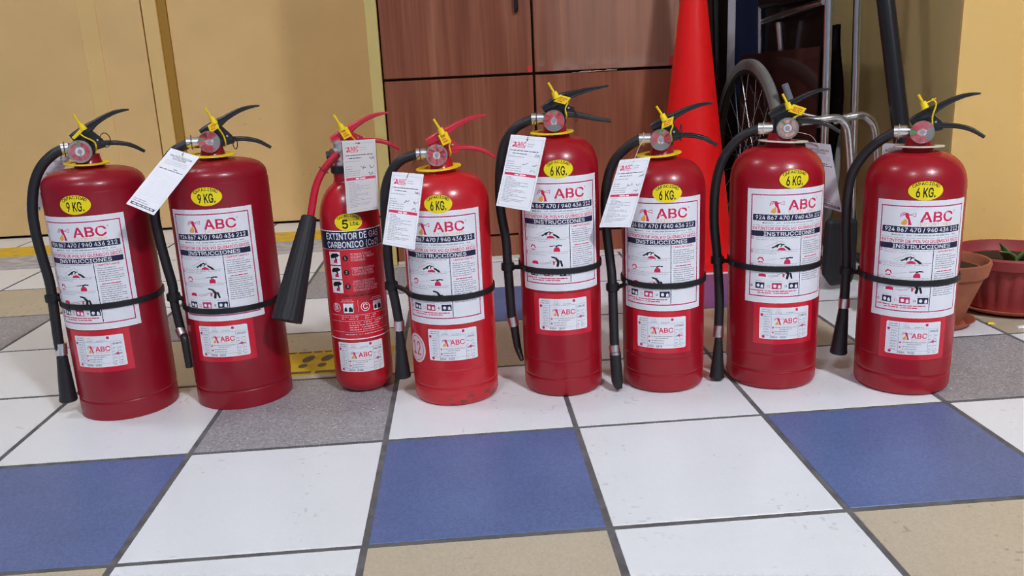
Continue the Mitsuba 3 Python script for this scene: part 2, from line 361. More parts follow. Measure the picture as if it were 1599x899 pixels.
tag('ceiling', 'plain pale ceiling', kind='structure')
for (x, y, z, a, b, e) in LAMPS:
    k = num('ceiling_light')
    put(k + '__housing', box(x - a - 0.02, x + a + 0.02, y - b - 0.02, y + b + 0.02, z + 0.004, 3.45, 0.004), 'm_ink_white')
    scene[k + '__diffuser'] = {**mikit.ply(mesh([(x - a, y - b, z), (x - a, y + b, z), (x + a, y + b, z), (x + a, y - b, z)], [(0, 1, 2), (0, 2, 3)]), 'm_paper'),
                               'emitter': {'type': 'area', 'radiance': rgb(*e)}}
    tag(k, {-0.40: 'wide white ceiling lamp in front of the left half of the row', 2.50: 'square white ceiling lamp in front of the right half of the row'}.get(x, 'square white ceiling lamp nearest the yellow panel door'), 'ceiling light')

# ------------------------------------------------------------------ wooden cabinet
k = num('cabinet')
tag(k, 'brown wooden cabinet with four doors standing behind the fire extinguishers', 'cabinet')
CY = 0.989
put(k + '__carcass', box(0.574, 1.474, CY + 0.020, 1.452, 0.075, 1.9, 0.002), 'm_wood_dark')
put(k + '__side_panel', box(1.455, 1.474, CY + 0.003, CY + 0.0195, 0.08, 1.9, 0.001), 'm_wood')
put(k + '__plinth', box(0.576, 1.472, CY + 0.012, 1.44, 0.0, 0.075, 0.002), 'm_wood')
put(k + '__kick_strip', box(0.574, 1.474, CY + 0.004, CY + 0.0115, 0.0, 0.010, 0.001), 'm_ring_pale')
labels[k + '__kick_strip'] = {'label': 'pale strip along the foot'}
for n_, (x0, x1, z0, z1, y) in enumerate([(0.576, 1.0245, 0.5725, 1.88, 0.0), (1.0315, 1.456, 0.5735, 1.88, -0.006), (0.576, 1.0245, 0.082, 0.5655, 0.0), (1.0315, 1.456, 0.082, 0.5655, 0.0)]):
    put(k + '__door' + (f'_{n_:03d}' if n_ else ''), box(x0, x1, CY + y, CY + 0.019, z0, z1, 0.002), 'm_wood')
put(k + '__door__handle', tube(spline([(0.981, CY + 0.001, 0.752), (0.981, CY - 0.016, 0.757), (0.981, CY - 0.018, 0.80), (0.981, CY - 0.016, 0.842), (0.981, CY + 0.001, 0.847)], 6), 0.006, 10), 'm_black_metal', 40)
put(k + '__door_001__tape', box(1.442, 1.4565, CY - 0.0075, CY - 0.0055, 0.576, 0.602), 'm_tape_red')
put(k + '__door__tape', box(1.009, 1.0225, CY - 0.0015, CY + 0.0002, 0.567 + 0.007, 0.594), 'm_tape_red')
for q in (k + '__door_001__tape', k + '__door__tape'): labels[q] = {'label': 'bit of red tape'}
sp = []
for a_, b_, h_ in ((1.143, 1.172, .0035), (1.166, 1.196, .0060), (1.196, 1.226, .0045), (1.222, 1.268, .0050), (1.262, 1.281, .0030)):
    xs = np.linspace(a_, b_, 7); lo = 0.5655 + (xs - 1.143) * 0.02; hi = lo + h_ * np.array([random.uniform(.3, 1) for _ in xs])
    v = [(x, CY + y, z) for x, l, h in zip(xs, lo, hi) for y in (-0.0006, 0.006) for z in (l, h)]
    sp.append(mesh(v, quads([(4 * i, 4 * i + 4, 4 * i + 5, 4 * i + 1) for i in range(6)] + [(4 * i + 1, 4 * i + 5, 4 * i + 7, 4 * i + 3) for i in range(6)])))
sp = cat(*sp)
put(k + '__door_003__splintered_edge', sp, 'm_splinter')

# ------------------------------------------------------------------ fire extinguishers
PI = math.pi
EX = [
    dict(o=[0.1341, -0.0688], rot=-23.2, r=0.0864, collar=[-0.0056, 0.4589, 0.0374, -1.7], gauge=[-0.0132, 0.4821, 0.0198], conn=[[-0.0294, 0.4879], [-0.0417, 0.4867]], hose=[[-0.0419, 0.0, 0.4856], [-0.0571, 0.0, 0.478], [-0.077, 0.0, 0.4597], [-0.0926, 0.0, 0.431], [-0.1026, 0.0, 0.3893], [-0.1047, 0.0, 0.3473], [-0.1021, 0.0, 0.3029], [-0.0982, 0.0, 0.2588], [-0.0986, 0.0, 0.2255], [-0.1021, 0.0, 0.1409]], fer=[[-0.099, 0.0, 0.1403], [-0.1005, 0.0, 0.1183]], noz=[[-0.1011, 0.0, 0.1147, 0.0093], [-0.104, 0.0, 0.0283, 0.0157]], clip=[-0.1006, 0.0, 0.2258], strap=0.2163, oval=[-0.413, 0.397, 0.0519, 0.0333], lab=[[None, None], [0.4619, 0.3773], [0.4487, 0.1755], [-1.4658, 0.1722]], low=[[-0.9817, 0.1618], [0.0635, 0.163], [0.0557, 0.1055], [-1.0281, 0.1028]], tag=[[-0.056, 0.052, 0.4732], [-0.0284, 0.052, 0.4708], [-0.0979, 0.092, 0.3712], [-0.1218, 0.092, 0.3775]], tip=[0.0759, 0.5477], hnd=[0.0916, 0.4722], root=[-0.0226, 0.5052], seal=[[-0.0132, 0.5449], [-0.0042, 0.5257], [-0.0052, 0.507]]),
    dict(o=[0.3475, -0.0515], rot=-16.01, r=0.089, collar=[-0.0078, 0.4611, 0.0445, -1.4], gauge=[-0.0057, 0.4861, 0.019], conn=[[-0.0221, 0.485], [-0.0448, 0.4855]], hose=[[-0.0463, 0.0, 0.4822], [-0.0694, 0.0, 0.4703], [-0.0891, 0.0, 0.4445], [-0.1057, 0.0, 0.4023], [-0.1146, 0.0, 0.3625], [-0.1127, 0.0, 0.3152], [-0.1082, 0.0, 0.2704], [-0.1032, 0.0, 0.2272], [-0.1048, 0.0, 0.1991], [-0.1009, 0.0, 0.1462]], fer=[[-0.1022, 0.0, 0.1452], [-0.0968, -0.012, 0.1309]], noz=[[-0.0953, -0.0208, 0.1263, 0.0071], [-0.0944, -0.0222, 0.0748, 0.0065]], clip=[-0.1048, 0.0, 0.2078], strap=0.1908, oval=[-0.2585, 0.3973, 0.0533, 0.0326], lab=[[-1.1334, 0.3772], [0.6137, 0.3761], [0.5738, 0.1723], [-1.3196, 0.1689]], low=[[-0.8118, 0.1617], [0.1916, 0.1612], [0.1791, 0.1055], [-0.8354, 0.1049]], tag=[[-0.0687, -0.064, 0.4827], [-0.0245, -0.064, 0.4641], [-0.1083, -0.113, 0.3773], [-0.1478, -0.113, 0.4006]], tip=[0.0883, 0.5431], hnd=[0.0999, 0.467], root=[-0.0177, 0.5018], seal=[[-0.0054, 0.5455], [0.0048, 0.5249], [0.0013, 0.5139]]),
    dict(o=[0.5792, -0.0493], rot=-7.88, r=0.0557, collar=[-0.0109, 0.4232, 0.0121, -3.9], gauge=[-0.0167, 0.4639, 0.011], conn=[[-0.01, 0.4513]], hose=[[-0.0112, -0.012, 0.4513], [-0.03, -0.013, 0.434], [-0.0457, -0.014, 0.4143], [-0.0573, -0.016, 0.3896], [-0.0698, -0.022, 0.3443]], fer=[], noz=[[-0.0722, -0.022, 0.3433, 0.0137], [-0.1274, -0.092, 0.1699, 0.0265]], clip=None, strap=None, oval=[-0.0594, 0.3327, 0.0501, 0.0324], lab=[[None, None], [None, None], [1.4437, 0.0972], [None, None]], low=[[-0.867, 0.1028], [0.7244, 0.1061], [0.7347, 0.0458], [-0.8547, 0.045]], tag=[[-0.0009, -0.036, 0.4766], [0.0581, -0.036, 0.4764], [0.0528, -0.076, 0.356], [-0.0041, -0.076, 0.3512]], tip=[0.0867, 0.5197], hnd=[0.1025, 0.4524], root=[-0.019, 0.4774], seal=[[-0.0111, 0.5224], [-0.0005, 0.5026], [0.0085, 0.4896]]),
    dict(o=[0.76, -0.1184], rot=-1.36, r=0.079, collar=[-0.007, 0.4235, 0.0399, 3.4], gauge=[-0.0088, 0.4484, 0.0191], conn=[[-0.0267, 0.4494], [-0.0448, 0.4492]], hose=[[-0.0448, 0.0, 0.4492], [-0.0713, 0.0, 0.4406], [-0.0908, 0.0, 0.4213], [-0.1034, 0.0, 0.3914], [-0.1074, 0.0, 0.3572], [-0.1083, 0.0, 0.3048], [-0.109, 0.0, 0.2694], [-0.108, 0.0, 0.225], [-0.1031, 0.0, 0.1845], [-0.0999, 0.0, 0.1511]], fer=[[-0.099, 0.0, 0.1473], [-0.0993, 0.0, 0.1287]], noz=[[-0.0996, 0.0, 0.1249, 0.0075], [-0.1, 0.0, 0.0363, 0.0151]], clip=[-0.1006, 0.0, 0.2148], strap=0.2047, oval=[-0.1508, 0.3711, 0.0487, 0.0319], lab=[[-1.3296, 0.3469], [0.7896, 0.3586], [0.7962, 0.1575], [-1.1502, 0.155]], low=[[-0.5835, 0.1458], [0.5185, 0.1472], [0.5309, 0.0902], [-0.5824, 0.0897]], tag=[[-0.0853, -0.064, 0.4284], [-0.0324, -0.064, 0.4211], [-0.0562, -0.103, 0.2996], [-0.1088, -0.103, 0.3128]], tip=[0.083, 0.5105], hnd=[0.094, 0.4373], root=[-0.0242, 0.4694], seal=[[-0.0101, 0.5095], [0.0007, 0.4904], [0.0077, 0.478]]),
    dict(o=[0.9642, -0.1142], rot=6.43, r=0.0738, collar=[-0.0068, 0.4747, 0.0387, 0.9], gauge=[-0.0026, 0.4968, 0.0188], conn=[[-0.0207, 0.4998], [-0.0422, 0.4996]], hose=[[-0.0423, 0.0, 0.4985], [-0.0713, 0.0, 0.4852], [-0.092, 0.0, 0.4579], [-0.102, 0.0, 0.4183], [-0.1051, 0.0, 0.3779], [-0.1048, 0.0, 0.3368], [-0.0979, 0.0, 0.2829], [-0.0967, 0.0, 0.2331], [-0.0939, 0.0, 0.1362]], fer=[[-0.0939, 0.0, 0.1362], [-0.0899, 0.0, 0.1183]], noz=[[-0.0899, 0.0, 0.1183, 0.0082], [-0.0856, 0.0, 0.0774, 0.007], [-0.0773, -0.0178, 0.0551, 0.0041]], clip=[-0.0967, 0.0, 0.2331], strap=0.2385, oval=[0.0335, 0.4183, 0.0505, 0.0317], lab=[[None, None], [1.0133, 0.4023], [1.0645, 0.2052], [-1.0017, 0.2031]], low=[[-0.5581, 0.187], [0.642, 0.1882], [0.6494, 0.1303], [-0.5456, 0.1293]], tag=[[-0.0764, -0.064, 0.4792], [-0.0166, -0.064, 0.4713], [-0.0477, -0.0978, 0.3513], [-0.1057, -0.0978, 0.3634]], tip=[0.0941, 0.551], hnd=[0.0977, 0.4904], root=[-0.0211, 0.5187], seal=[[-0.0105, 0.5615], [0.0, 0.5426], [0.0119, 0.5345]]),
    dict(o=[1.1536, -0.1286], rot=13.57, r=0.075, collar=[-0.0074, 0.4278, 0.0395, 3.4], gauge=[-0.0038, 0.4557, 0.0187], conn=[[-0.0218, 0.4554], [-0.0421, 0.4549]], hose=[[-0.0421, 0.0, 0.4549], [-0.0661, 0.0, 0.4397], [-0.0858, 0.0, 0.4196], [-0.0978, 0.0, 0.391], [-0.1043, 0.0, 0.3501], [-0.1029, 0.0, 0.294], [-0.0978, 0.0, 0.2418], [-0.0929, -0.0132, 0.196], [-0.0891, -0.0423, 0.0991]], fer=[[-0.0891, -0.047, 0.0832], [-0.0866, -0.0528, 0.0639]], noz=[[-0.0866, -0.0532, 0.0628, 0.0105], [-0.083, -0.0661, 0.0197, 0.0105], [-0.0782, -0.0718, 0.0006, 0.0047]], clip=[-0.0986, 0.0, 0.1876], strap=0.2039, oval=[0.096, 0.3687, 0.0503, 0.0322], lab=[[-0.968, 0.356], [1.0698, 0.3605], [0.9818, 0.1585], [-1.2145, 0.1552]], low=[[-0.6392, 0.1452], [0.5508, 0.1463], [0.5666, 0.0899], [-0.6457, 0.0876]], tag=[[-0.0734, -0.064, 0.4265], [-0.021, -0.064, 0.4306], [-0.055, -0.099, 0.3149], [-0.1088, -0.099, 0.3156]], tip=[0.0851, 0.5139], hnd=[0.0928, 0.4407], root=[-0.0195, 0.4767], seal=[[-0.0115, 0.5129], [-0.0005, 0.4961], [0.0072, 0.4859]]),
    dict(o=[1.3571, -0.1424], rot=20.92, r=0.0814, collar=[0.0085, 0.4409, 0.0423, -2.6], gauge=[0.0152, 0.466, 0.0186], conn=[[-0.0115, 0.4649], [-0.0344, 0.4643]], hose=[[-0.0355, 0.0, 0.4632], [-0.0606, 0.0, 0.4524], [-0.0791, 0.0, 0.4345], [-0.0966, 0.0, 0.4059], [-0.1072, 0.0, 0.359], [-0.1085, 0.0, 0.2944], [-0.1013, -0.0029, 0.2256], [-0.0955, -0.0177, 0.1513], [-0.0953, -0.0272, 0.1038]], fer=[[-0.0952, -0.0275, 0.1027], [-0.0957, -0.0318, 0.0812]], noz=[[-0.0944, -0.0327, 0.0765, 0.0076], [-0.0957, -0.0471, 0.0046, 0.0139]], clip=[-0.1003, 0.0, 0.2237], strap=0.2274, oval=[0.3679, 0.3846, 0.0511, 0.032], lab=[[-0.6021, 0.3687], [None, None], [1.2632, 0.1625], [-0.6334, 0.1677]], low=[[-0.2532, 0.1565], [0.8412, 0.1552], [0.8364, 0.0971], [-0.247, 0.1019]], tag=[[0.0457, 0.052, 0.4354], [0.0908, 0.052, 0.4288], [0.1195, 0.092, 0.298], [0.0816, 0.092, 0.31]], tip=[0.0833, 0.529], hnd=[0.1014, 0.4558], root=[-0.0155, 0.4873], seal=[[0.0047, 0.5239], [0.0138, 0.5062], [0.0247, 0.4961]]),
    dict(o=[1.5763, -0.2106], rot=29.12, r=0.0806, collar=[0.0015, 0.4269, 0.0396, -0.1], gauge=[0.0051, 0.4537, 0.0191], conn=[[-0.0188, 0.4531], [-0.0388, 0.4522]], hose=[[-0.0377, 0.0, 0.4511], [-0.0631, 0.0, 0.4347], [-0.0846, 0.0, 0.4125], [-0.1018, 0.0, 0.3807], [-0.1074, 0.0, 0.3461], [-0.1075, 0.0, 0.2878], [-0.1035, 0.0, 0.2104], [-0.103, 0.0, 0.1605], [-0.1035, 0.0, 0.1482]], fer=[[-0.103, 0.0, 0.1494], [-0.1031, 0.0, 0.1309]], noz=[[-0.1035, 0.0, 0.1271, 0.009], [-0.1081, 0.0, 0.041, 0.0157]], clip=[-0.103, 0.0, 0.202], strap=0.2051, oval=[0.2176, 0.3627, 0.0538, 0.032], lab=[[-0.7016, 0.3478], [1.2145, 0.3446], [1.2117, 0.141], [-0.7372, 0.1446]], low=[[-0.3441, 0.1364], [0.7716, 0.1346], [0.7709, 0.0765], [-0.3441, 0.0794]], tag=[[-0.0583, 0.07, 0.4257], [-0.0159, 0.07, 0.4244], [-0.0143, 0.106, 0.2961], [-0.0583, 0.106, 0.2947]], tip=[0.087, 0.5134], hnd=[0.0986, 0.4425], root=[-0.0139, 0.4692], seal=[[-0.0052, 0.5147], [0.0036, 0.4998], [0.0118, 0.4934]])]
# middle azimuth, foot and head of the main label; middle azimuth and height of the small label
LAB = [(-0.46, 0.1740, 0.3770), (-0.29, 0.1705, 0.3765), None, (-0.195, 0.1560, 0.3590), (0.02, 0.2040, 0.4035), (-0.045, 0.1570, 0.3615), (0.355, 0.1655, 0.3680), (0.25, 0.1430, 0.3465)]
LOW = [(-0.468, 0.1335), (-0.319, 0.1335), (-0.062, 0.0750), (-0.030, 0.1182), (0.047, 0.1587), (-0.042, 0.1172), (0.294, 0.1277), (0.214, 0.1066)]

NAMES = ['large 9 kg dark red fire extinguisher at the left end of the row', 'large 9 kg red fire extinguisher with a lined tag back slanting over its shoulder',
         'slim red carbon dioxide extinguisher with black horn and white text on red', 'bright red 6 kg extinguisher with red levers and a round 12 sticker at its side',
         'tallest 6 kg red extinguisher with straight black levers in front of the cabinet', 'red 6 kg extinguisher standing in front of the orange-red traffic cone',
         'red 6 kg extinguisher standing in front of the wheelchair wheel', 'red 6 kg extinguisher at the right end of the row beside the plant pots']
RED = ['m_red_dark', 'm_red_dark', 'm_red_bright2', 'm_red_bright', 'm_red_mid', 'm_red_mid', 'm_red_mid', 'm_red_mid']
mat('m_ink_orange_red', (0.80, 0.20, 0.02), 0.45, 0.4); mat('m_ink_rose', (0.82, 0.62, 0.63), 0.45, 0.4)
mat('m_red_bright2', redfn((0.46, 0.007, 0.018), False), 0.28, 0.5, coat=0.7)

def profile(e, i):
    r, zc = e['r'], e['collar'][1]
    if i == 2:
        return [(0, 0), (r - 0.022, 0), (r - 0.012, 0.003), (r - 0.004, 0.011), (r - 0.001, 0.020), (r, 0.030)] + [(r, z) for z in np.linspace(0.05, 0.325, 8)] + \
               [(r - 0.0012, 0.345), (r - 0.005, 0.362), (r - 0.011, 0.376), (r - 0.018, 0.387), (r - 0.025, 0.394), (r - 0.031, 0.3985), (0.0232, 0.402), (0.0222, 0.405), (0.0222, 0.418), (0, 0.418)]
    b = 0.0015 if i < 2 else 0.007
    P = [(0, 0.004), (r - b - 0.012, 0.004), (r - b - 0.008, 0), (r - b, 0)]
    P += [(r - b * 0.4, b * 0.5), (r - 0.0006, b * 1.3)]
    P += [(r - 0.0006, 0.0305), (r - 0.0012, 0.0325), (r - 0.0022, 0.0345), (r - 0.0010, 0.0365), (r, 0.039)]
    if i >= 3: P += [(r, 0.0655), (r - 0.0003, 0.067), (r - 0.0008, 0.0685), (r - 0.0003, 0.070), (r, 0.0715)]
    top = zc - 0.007
    h = 0.034 if i < 2 else 0.062
    zs = top - h
    P += [(r, z) for z in np.linspace(0.08, zs - 0.004, 7)]
    if i < 2: P += [(r - 0.0008, zs - 0.002), (r - 0.0010, zs)]
    k = 2.6 if i < 2 else 2.35
    for t in np.linspace(0.03, 1, 18):
        a = t * PI / 2; x = math.cos(a) ** (2 / k); zz = math.sin(a) ** (2 / k)
        P.append((0.0205 + (r - 0.0010 * (i < 2) - 0.0205) * x, zs + h * zz))
    P += [(0.0200, top + 0.001), (0, top + 0.001)]
    return P

def instruction_print(seed):
    W, H = 0.158, 0.203
    X = lambda u: (u - 0.5) * W
    Y = lambda v: (0.5 - v) * H
    L = {k: [] for k in ('red', 'navy', 'white', 'magenta', 'orange', 'pale_orange', 'black', 'gray', 'lightgray')}
    L['magenta'].append(frame(X(.05), X(.95), Y(.945), Y(.045), 0.0019))
    r, o, d = logo(X(.255), Y(.205), 0.105 * H)
    L['red'].append(r); L['orange'].append(o); L['magenta'].append(d)
    L['red'].append(text('ABC', X(.45), Y(.176), .080 * H, .345 * W, True)); L['gray'].append(text('®', X(.80), Y(.11), .022 * H))
    L['pale_orange'].append(text('EXTINTORES', X(.455), Y(.212), .026 * H, .335 * W))
    L['navy'] += [rect(X(.075), X(.915), Y(.272), Y(.218), z=0), rect(X(.06), X(.92), Y(.408), Y(.360))]
    L['white'] += [text('924 867 470 / 940 436 212', X(.105), Y(.261), .034 * H, .78 * W, True, z=0.00012), text('INSTRUCCIONES', X(.5), Y(.400), .032 * H, .60 * W, True, 'c', z=0.00012)]
    L['gray'].append(words(X(.19), X(.86), Y(.295), .009 * H, seed + 1, 1))
    L['lightgray'].append(words(X(.075), X(.91), Y(.317), .009 * H, seed + 2, 1))
    L['navy'].append(poly(Point(X(.19), Y(.290)).buffer(0.0012)))
    L['red'].append(text('EXTINTOR DE POLVO QUIMICO SECO', X(.075), Y(.351), .025 * H, .84 * W, True))
    L['navy'].append(rect(X(.605), X(.6125), Y(.93), Y(.412), 1))
    L['red'].append(text('! IMPORTANTE !', X(.76), Y(.436), .016 * H, .26 * W, True, 'c'))
    for j in range(7): L['gray'].append(words(X(.635), X(.90), Y(.462 + .0185 * j), .008 * H, seed + 10 + j, 1 if j % 3 else .8))
    L['red'].append(words(X(.66), X(.87), Y(.600), .008 * H, seed + 30, 1))
    for j in range(11): L['gray'].append(words(X(.635), X(.90), Y(.620 + .0185 * j), .008 * H, seed + 40 + j, 1 if j % 3 else .85))
    L['black'].append(frame(X(.70), X(.86), Y(.925), Y(.925) + .001, .0003)) if False else None
    for n_, v in ((1, .425), (2, .545), (3, .668)):
        L['magenta'].append(poly(Point(X(.075), Y(v)).buffer(0.0026).difference(Point(X(.075), Y(v)).buffer(0.0016)))); L['magenta'].append(text(str(n_), X(.075), Y(v) - .0009, .0018, None, True, 'c'))
        L['lightgray'] += [words(X(.11), X(.58), Y(v - .001), .0085 * H, seed + 60 + n_, 1), words(X(.11), X(.58), Y(v + .016), .0085 * H, seed + 70 + n_, .5)]
        if n_ > 1: L['gray'].append(rect(X(.06), X(.605), Y(v - .018), Y(v - .0205)))
    # picture 1: a hand over a bottle
    P = lambda pts: Polygon([(X(a), Y(b)) for a, b in pts])
    LS = lambda pts, w: LineString([(X(a), Y(b)) for a, b in pts]).buffer(w)
    L['red'].append(poly(P([(.345, .530), (.360, .512), (.395, .503), (.430, .512), (.445, .530)])))
    L['black'] += [poly(LS([(.30, .505), (.335, .490), (.355, .478)], .0013)), poly(LS([(.345, .500), (.365, .476), (.385, .470), (.40, .480)], .0009)), poly(LS([(.385, .495), (.40, .475), (.42, .478)], .0008)),
                   poly(P([(.425, .485), (.455, .496), (.485, .512), (.505, .530), (.475, .530), (.455, .515), (.425, .500)]))]
    L['lightgray'] += [poly(LS([(.225, .500), (.30, .475), (.36, .450)], .0005)), poly(LS([(.25, .512), (.32, .490)], .0005)), poly(LS([(.34, .455), (.38, .445), (.43, .465)], .0005))]
    # picture 2: a fire, a jet and a bottle
    L['red'] += [poly(P([(.425, .650), (.425, .625), (.445, .608), (.475, .608), (.495, .625), (.495, .650)])), poly(LS([(.145, .612), (.165, .596), (.195, .600), (.205, .620)], .0011)), poly(P([(.145, .640), (.155, .628), (.175, .634), (.19, .628), (.205, .640)]))]
    L['black'] += [poly(LS([(.385, .600), (.47, .594)], .0006)), poly(LS([(.455, .602), (.48, .592), (.515, .596)], .0011))]
    L['lightgray'].append(poly(LS([(.22, .620), (.30, .612), (.37, .602)], .0004)))
    # picture 3: a man spraying a fire
    L['black'] += [poly(LS([(.405, .697), (.435, .703)], .0014)), poly(LS([(.465, .775), (.475, .735), (.45, .715)], .0022)), poly(LS([(.515, .775), (.500, .735)], .0017)), poly(Point(X(.45), Y(.708)).buffer(.0018))]
    L['red'] += [poly(P([(.415, .765), (.415, .735), (.435, .735), (.435, .765)])), poly(P([(.155, .765), (.16, .742), (.20, .735), (.235, .742), (.24, .765)]))]
    L['gray'] += [poly(LS([(.26, .758), (.35, .748), (.42, .730)], .0005)), poly(LS([(.28, .768), (.39, .752)], .0004)), poly(LS([(.44, .710), (.45, .735), (.43, .750)], .0008))]
    # the fire classes row
    for a, b, c_, s_ in ((.125, .225, 'navy', .08), (.305, .41, 'magenta', .265), (.485, .595, 'navy', .445)):
        L[c_].append(rect(X(a), X(b), Y(.872), Y(.818)))
        L['white'] += [poly(ell(X(a + .032), Y(.846), .0028, .0030), z=.00012), poly(P([(b - .04, .866), (b - .04, .842), (b - .025, .832), (b - .01, .845), (b - .01, .866)]), z=.00012)]
    L['black'] += [poly(LS([(.07, .858), (.082, .838), (.094, .858), (.07, .858)], .0004)), poly(Point(X(.455), Y(.848)).buffer(.0020).difference(Point(X(.455), Y(.848)).buffer(.0012)))]
    L['red'] += [frame(X(.255), X(.285), Y(.859), Y(.838), .0005), words(X(.07), X(.57), Y(.896), .0085 * H, seed + 91, 1), words(X(.15), X(.49), Y(.914), .0085 * H, seed + 92, 1)]
    for a, b in ((.125, .20), (.29, .41), (.47, .59)): L['lightgray'].append(words(X(a), X(b), Y(.808), .007 * H, seed + 95, 1))
    return {k: cat(*v) for k, v in L.items() if v}, W, H

def control_print():
    W, H = 0.0905, 0.0585
    X = lambda u: (u - 0.5) * W
    Y = lambda v: (0.5 - v) * H
    L = {k: [] for k in ('red', 'orange', 'navy', 'pale_orange', 'gray', 'magenta', 'lightgray')}
    r, o, d = logo(X(.285), Y(.545), .235 * H)
    L['red'].append(r); L['orange'].append(o); L['magenta'].append(d)
    L['red'].append(text('ABC', X(.45), Y(.490), .150 * H, .285 * W, True)); L['pale_orange'].append(text('EXTINTORES', X(.455), Y(.555), .045 * H, .27 * W))
    L['gray'] += [rect(X(.225), X(.232), Y(.99), Y(.03), 1), rect(X(.03), X(.225), Y(.215), Y(.205)), rect(X(.225), X(.97), Y(.205), Y(.195)), rect(X(.755), X(.762), Y(.99), Y(.22), 1), rect(X(.865), X(.871), Y(.97), Y(.36), 1), rect(X(.12), X(.97), Y(.895), Y(.887))]
    L['navy'] += [text('VENCE', X(.865), Y(.305), .055 * H, .17 * W, True, 'c'), text('2024', X(.29), Y(.965), .055 * H, .12 * W, True, 'c'), text('2025', X(.46), Y(.965), .055 * H, .12 * W, True, 'c')]
    L['gray'] += [words(X(.05), X(.21), Y(.085), .024 * H, 5, 1), words(X(.04), X(.22), Y(.15), .024 * H, 6, 1), frame(X(.33), X(.39), Y(.12), Y(.04), .0004), words(X(.30), X(.42), Y(.165), .02 * H, 8, 1), words(X(.5), X(.66), Y(.165), .02 * H, 9, 1),
                  words(X(.30), X(.73), Y(.63), .022 * H, 11, 1), words(X(.39), X(.64), Y(.69), .022 * H, 12, 1), words(X(.30), X(.55), Y(.765), .025 * H, 13, 1), words(X(.30), X(.55), Y(.84), .025 * H, 14, 1)]
    for j in range(8): L['gray'].append(words(X(.085), X(.205), Y(.29 + .082 * j), .02 * H, 20 + j, .8 if j % 2 else 1)); L['lightgray'].append(rect(X(.02), X(.225), Y(.315 + .082 * j), Y(.309 + .082 * j)))
    for j in range(6):
        for u in (.775, .885): L['gray'].append(words(X(u), X(u + .075), Y(.42 + .105 * j), .022 * H, 40 + j, .8))
        L['lightgray'].append(rect(X(.755), X(.97), Y(.45 + .105 * j), Y(.443 + .105 * j)))
    for u, v in ((.045, .235), (.715, .075), (.085, .925), (.855, .60)): L['magenta'].append(poly(ell(X(u), Y(v), .0026, .0026, 16)))
    L['magenta'].append(poly(LineString([(X(.79), Y(.605)), (X(.93), Y(.595))]).buffer(.0005)))
    for v in (.63, .78): L['red'].append(poly(ell(X(.265), Y(v), .0015, .0017, 16)))
    return {k: cat(*v) for k, v in L.items() if v}, W, H

